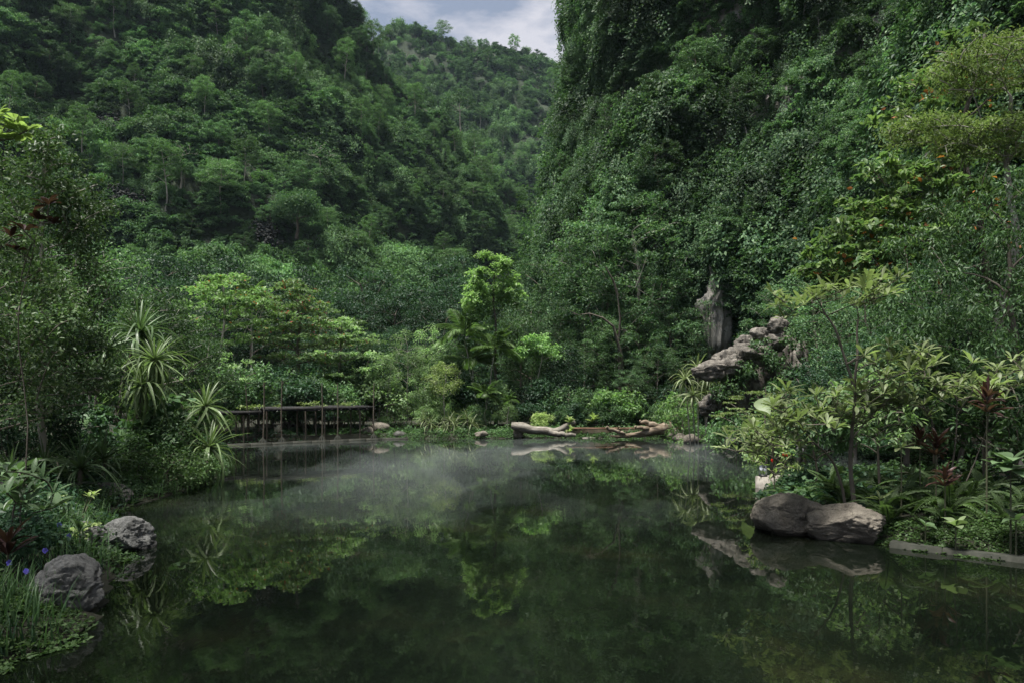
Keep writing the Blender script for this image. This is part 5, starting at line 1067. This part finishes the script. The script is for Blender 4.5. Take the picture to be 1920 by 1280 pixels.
# pinnate drooping tree
Yd = 13.6
r_ = np.random.default_rng(950)
tipsd = np.vstack([ell_tips(120, (0, .4, 4.3), (2.3, 1.6, 2.4), r_, .45), ell_tips(50, (-1.0, .3, 2.8), (1.6, 1.2, 1.2), r_, .45)])
bd = np.array(gp(1890, Yd + .9))
t = tree_at('drooping_leaflet_tree', 'dense tree of drooping narrow leaflets filling the right picture edge', bd, 7, [(0, 0, -.3), (.1, 0, 3), (0, 0, 5.6)], tipsd, .11, .42, 105, .12, .34, 'mid', 'bark', seed=951, droop=.9, hemi=.2, up=.5, rtip=.006)

# ------------------------------------------------------------------ right garden island
YW = 11.9
base = gp(1603, YW)
r_ = np.random.default_rng(960)
def tipsof(lst, Y0, sd=.35):
    out = []
    for px, py in lst:
        for k in range(4): out.append(P(px + r_.normal(0, 4 + 17 * (k > 0)), py + r_.normal(0, 3 + 9 * (k > 0)), Y0 + r_.normal(0, sd)))
    return out
main = [(1470, 572), (1500, 566), (1530, 560), (1560, 556), (1590, 545), (1620, 535), (1650, 525), (1670, 548), (1640, 560), (1610, 575), (1645, 672), (1670, 680), (1690, 672), (1715, 678), (1700, 695), (1660, 700), (1725, 690),
        (1600, 735), (1630, 740), (1650, 735), (1620, 760), (1585, 768), (1600, 790), (1640, 765), (1670, 755), (1570, 780), (1560, 750), (1690, 765)]
whorl_tree('whorled_leaf_tree', 'young tree with whorls of pale green leaves rising behind the joined boulders', base, [[base, P(1602, 850, YW), P(1600, 720, YW), P(1612, 600, YW)], [P(1600, 720, YW), P(1580, 650, YW), P(1545, 580, YW)]], tipsof(main, YW), 8, .29, 961, 'whorl', .045)
leftp = [(1400, 830), (1415, 800), (1430, 815), (1445, 780), (1460, 765), (1480, 785), (1490, 755), (1510, 770), (1525, 745), (1540, 765), (1405, 850), (1440, 840), (1470, 810), (1500, 800), (1520, 790), (1545, 800), (1420, 825), (1455, 800), (1490, 820)]
bl = np.array(gp(1590, 11.75))
whorl_tree('whorled_leaf_tree', 'whorled shrub with a bare stem leaning left over the pool from the boulders', bl, [[bl, P(1570, 880, 11.6), P(1535, 835, 11.4), P(1500, 800, 11.2)]], tipsof(leftp, 11.4), 8, .25, 962, 'whorl', .028)
rightp = [(1745, 725), (1770, 715), (1800, 720), (1830, 710), (1860, 715), (1890, 700), (1915, 690), (1760, 745), (1790, 740), (1820, 735), (1850, 735), (1880, 728), (1910, 720), (1735, 760), (1710, 740)]
br = np.array(gp(1790, 12.6))
whorl_tree('whorled_leaf_tree', 'whorled shrub with many thin stems at the right edge above the ferns', br, [[br, P(1785, 880, 12.6), P(1795, 800, 12.5), P(1800, 745, 12.4)], [br, P(1830, 860, 12.6), P(1860, 760, 12.5)], [br, P(1760, 860, 12.5), P(1745, 770, 12.4)]], tipsof(rightp, 12.4), 8, .26, 963, 'whorl', .022)
for k, (px, py, lab) in enumerate(((1690, 838, 'single stemmed seedling topped by one leaf whorl among the ferns'), (1650, 935, 'leaf whorl sprig beside the boulder cleft'), (1490, 925, 'low leaf whorl sprig behind the left joined boulder'))):
    p = P(px, py, 11.6 if k != 2 else 13.2); rosette('whorl_seedling', lab, 'plant', (p[0], p[1], gz(p[0], p[1])), 8, .26, 'whorl' if k < 2 else 'lance', 970 + k, p[2] - gz(p[0], p[1]), 70)
# cordylines
for px, py, Y, L_, lab in ((1850, 745, 11.2, .34, 'tall maroon cordyline standing over the ferns at right'), (1755, 830, 11.6, .30, 'maroon cordyline between the ferns, shorter and left of the tall one'), (1772, 890, 10.9, .26, 'low brownish cordyline rosette below the maroon ones'), (1725, 815, 12.2, .26, 'dim maroon cordyline at the back of the fern bed')):
    p = P(px, py, Y); z0 = gz(p[0], p[1]); rosette('cordyline', lab, 'plant', (p[0], p[1], z0), 10, L_, 'maroon', px, p[2] - z0, 38, 1, rise=2)
for px, py, Y, n, L_, kind, lab in ((1895, 865, 9.9, 9, .34, 'broad', 'big leaved plant with rounded grey green leaves at the right picture edge'), (1792, 985, 10.2, 7, .25, 'pale', 'star shaped rosette of broad pale leaves before the ferns'), (1735, 985, 10.6, 5, .22, 'broad', 'small broad leaved rosette left of the star shaped one'), (1905, 975, 9.8, 6, .24, 'broad', 'broad leaved rosette at the right edge near the kerb')):
    p = P(px, py, Y); z0 = gz(p[0], p[1]); rosette('broad_rosette', lab, 'plant', (p[0], p[1], z0), n, L_, kind, px + 1, max(.12, p[2] - z0), 64, 1, rise=1 if px == 1895 else 0)
r = np.random.default_rng(980)
FP = []
for k in range(44):
    px, Y = r.uniform(1560, 1960), r.uniform(10.7, 15.5)
    if px < 1660 and Y < 12.3: Y = r.uniform(12.4, 14.5)
    x = XW(px, Y)
    if pool_sd(np.array([x]), np.array([Y]))[0] < .35: continue
    fern((x, Y, gz(x, Y)), 'feathery green fern in the bed on the right garden island', 1000 + k, 9, r.uniform(.5, .85), 'ferns on the right garden island')
for px, Y, lab in ((1655, 11.5, 'fern spreading beside the right boulder'), (1560, 13.2, 'fern behind the dip between the joined boulders'), (1480, 14.5, 'fern at the pale ledge')):
    fern(gp(px, Y), lab, px, 10, .65)
mat_cover('ground_cover', 'tiny bright leaved ground cover along the kerb of the right island', [(6.3, 10.9, .55), (7.0, 10.4, .6), (7.8, 10.0, .65), (8.6, 9.9, .7), (6.0, 11.5, .4), (7.4, 11.0, .7), (9.4, 9.8, .7)], 2100, .05, 'ground_leaf', 990, .22)
mat_cover('undergrowth', 'dark leafy undergrowth on the right garden island', [(6.5, 13, 1.3), (7.5, 14.5, 1.8), (9, 13, 2), (10.5, 15, 2.2), (8.2, 16.8, 1.7), (12, 12.5, 2.2), (6.9, 16.5, 1.0), (6.0, 14.3, .8), (11.5, 10.5, 1.6)], 1800, .11, 'dark', 991, .5)
mat_cover('undergrowth', 'leafy undergrowth on the far right bank under the rockwork', [(13.5, 35, 2), (13.5, 32, 1.6), (14.5, 28.5, 1.8), (17, 26, 2.5), (21, 25, 2.5), (13, 38.5, 2), (22, 20, 2.5), (24, 16, 3), (16, 30, 3)], 1700, .16, 'dark', 992, .6)
kerb('pool_kerb', 'grey concrete kerb curving along the water at lower right', [(5.95, 10.75), (6.5, 10.3), (7.3, 9.72), (9.0, 9.25), (11, 8.72), (14, 7.98)], .17, .085, 'concrete', 1.3, 72)
kerb('pale_ledge', 'pale stone ledge at the water behind the joined boulders', [(6.5, 17.85), (7.5, 18.25), (8.8, 18.8), (10, 19.35)], .42, .30, 'pale_concrete', 1.1, 73, 'ledge')
t = thing('garden_light', 'small white garden light standing on the pale ledge', 'lamp', (XW(1436, 17.7) + .0, 17.9, .30))
mb = MB(); mb.box((0, 0, .03), (.16, .16, .06)); obj('base', mb.mesh('base', M['black']), t)
for k in range(2): mb = MB(); mb.box((-.045 + .09 * k, 0, .19), (.07, .10, .26), 0, 0, .08 * (1 - 2 * k)); obj('shade', mb.mesh('shade', M['white']), t)
mb = MB(); mb.box((0, 0, .345), (.2, .14, .03)); obj('cap', mb.mesh('cap', M['black']), t)
t = thing('dark_post', 'short dark post with a bracket standing behind the pale ledge', 'post', (XW(1501, 18.6), 18.75, .2)); mb = MB(); mb.box((0, 0, .45), (.12, .12, 1.1)); obj('upright', mb.mesh('upright', M['black']), t); mb = MB(); mb.box((.15, 0, .62), (.12, .06, .5)); obj('bracket', mb.mesh('bracket', M['black']), t)
# thin leaved shrub with red flowers beside the ledge
rf = round_tree('red_flower_shrub', 'thin twiggy shrub with small red flowers beside the pale ledge', gp(1450, 15.6), 1.7, .75, 995, 'yellow', ntip=30, cl=.2, nleaf=12, L=.13, asp=.35, crown_lo=.1, trad=.015, cat='shrub', tpl=T_OV)
for px, py in ((1448, 862), (1470, 851), (1475, 853)):
    mb = MB(); c = P(px, py, 15.2) - np.array(rf.location); clump(mb, c, .025, 8, .045, .8, T_OV); obj('flower', mb.mesh('flower', M['red']), rf)
# bromeliads and planter on the driftwood
for px, py, Y, n, L_, lab in ((1068, 789, 40.9, 12, .42, 'bright bromeliad perched on the tip of the left driftwood log'), (1070, 806, 40.4, 10, .35, 'small bromeliad lower on the left driftwood log'), (1112, 786, 42.6, 14, .5, 'bushy fern like plant on the plank ledge'), (1250, 786, 40.8, 12, .45, 'tuft of leaves on top of the brown driftwood')):
    p = P(px, py, Y); rosette('bromeliad', lab, 'plant', p, n, L_, 'lance_y', px, .05, 42, 1, rise=1)

# ------------------------------------------------------------------ trailing creeper on the left boulder
mb = MB(); r = np.random.default_rng(996)
k = np.linspace(0, 1, 40); c = np.stack([-6.3 + .15 * k, 10.0 - .22 * np.sin(k * 3), .46 - .36 * k ** 2], -1); c = np.vstack([c, c + r.normal(0, .05, c.shape), np.stack([-6.5 + .4 * k, 10.2 - .15 * k, .46 + .02 * k], -1)])
leaves(mb, c, norm(r.normal(size=c.shape) * [1, .6, .6] + [0, -.6, 0]), norm(r.normal(size=c.shape) * .3 + [0, -.6, .8]), .065, .055, T_OV)
tag(obj('creeper', mb.mesh('creeper', M['yellow'])), 'light green creeper trailing over the layered boulder', 'creeper')

# leafy edge all along the waterline, so that plants meet the water
def edge_pts(i0, i1, step, off, rad, seed):
    r = np.random.default_rng(seed); out = []
    for q, w in zip(POOL[i0:i1], POOL[i0 + 1:i1 + 1]):
        d = w - q; L_ = np.linalg.norm(d); n = np.array([-d[1], d[0]]) / L_
        for k in np.arange(0, L_, step): p = q + d * k / L_ + n * off * r.uniform(.3, 1.5); out.append((p[0], p[1], rad * r.uniform(.7, 1.3)))
    return out
mat_cover('undergrowth', 'green leafy fringe hanging over the water along the left bank', edge_pts(4, 11, .55, .55, .7, 1), 420, .075, 'mid', 1101, .45)
mat_cover('undergrowth', 'light green leafy fringe meeting the water along the far bank', edge_pts(13, 15, .8, 1.1, .9, 2), 300, .13, 'mid', 1102, .6)
mat_cover('undergrowth', 'dark leafy fringe meeting the water along the right bank and inlet', edge_pts(15, 24, .8, .7, .9, 3), 380, .12, 'mid', 1103, .45)
mat_cover('undergrowth', 'short leafy plants right at the far waterline', edge_pts(12, 15, .7, .35, .6, 5), 260, .10, 'mid', 1105, .35)
grass('bank_grass', 'grass blades fringing the water along the left bank', edge_pts(1, 9, .9, .45, .5, 4), 60, .4, 'mid', 1104)

# ------------------------------------------------------------------ air
def volume_mat(name, dens, col, noise=None):
    m, nt, out = newmat(name); v = nd(nt, 'ShaderNodeVolumePrincipled'); v.inputs['Density'].default_value = dens; v.inputs['Color'].default_value = (*col, 1); v.inputs['Anisotropy'].default_value = 0.2
    nt.links.new(v.outputs[0], out.inputs['Volume']); return m
mb = MB(); mb.box((0, 250, 118), (900, 800, 242)); tag(obj('haze', mb.mesh('haze', volume_mat('haze_air', 0.00008, (.62, .82, 1.0)))), 'thin bluish haze filling the valley', 'haze', kind='stuff')

mx_, my_ = np.arange(-13.5, 13, .35), np.arange(11, 42, .35); MX, MY = np.meshgrid(mx_, my_)
th = fbm(np.stack([MX * .33, MY * .16, MX * 0], -1), 4, 55, .65) * 1.0 + .13
th = np.clip(th, 0, 1) * smooth(.0, 3.5, -pool_sd(MX, MY)) * smooth(11, 17, MY) * (1 - .75 * smooth(26, 36, MY)) * .6 + .012
NX, NY = len(mx_), len(my_); mb = MB(); N_ = NX * NY
i = np.arange(NY - 1)[:, None] * NX; j = np.arange(NX - 1)[None]; Q = np.stack([i + j, i + j + 1, i + NX + j + 1, i + NX + j], -1).reshape(-1, 4)
rim = np.concatenate([np.arange(NX), np.arange(1, NY) * NX + NX - 1, (NY - 1) * NX + np.arange(NX - 2, -1, -1), np.arange(NY - 2, 0, -1) * NX])
mb.add(np.vstack([np.stack([MX, MY, th + .004], -1).reshape(-1, 3), np.stack([MX, MY, MX * 0 + .004], -1).reshape(-1, 3)]), np.vstack([Q, Q[:, ::-1] + N_, np.stack([np.roll(rim, -1), rim, rim + N_, np.roll(rim, -1) + N_], -1)]))
tag(obj('mist', mb.mesh('mist', volume_mat('steam', 0.023, (.84, .97, .94)), True)), 'wisps of pale steam drifting low over the warm pool', 'mist', kind='stuff')
def ordinal(n): return (['first', 'second', 'third', 'fourth', 'fifth', 'sixth', 'seventh', 'eighth', 'ninth', 'tenth', 'eleventh', 'twelfth', 'thirteenth', 'fourteenth', 'fifteenth', 'sixteenth', 'seventeenth', 'eighteenth', 'nineteenth', 'twentieth'] + ['twenty-' + q for q in ('first', 'second', 'third', 'fourth', 'fifth', 'sixth', 'seventh', 'eighth', 'ninth')] + ['thirtieth'])[n]
def number_left_to_right(group, text):
    """tells look-alikes apart by their order across the picture"""
    q = sorted([o for o in COL.objects if o.get('group') == group], key=lambda o: o.location.x / o.location.y)
    for k, o in enumerate(q): o['label'] = text % ordinal(k)
number_left_to_right('dark forest trees behind the far bank', 'dark rounded tree in the forest belt behind the far bank, %s from the left')
number_left_to_right('tall trees at the foot of the cliff', 'tall dense tree in front of the cliff, %s from the left')
number_left_to_right('trees on the left skyline', 'dark tree on the left hill shoulder against the sky, %s from the left')
number_left_to_right('trees on the distant ridge', 'small tree on the distant ridge against the sky, %s from the left')
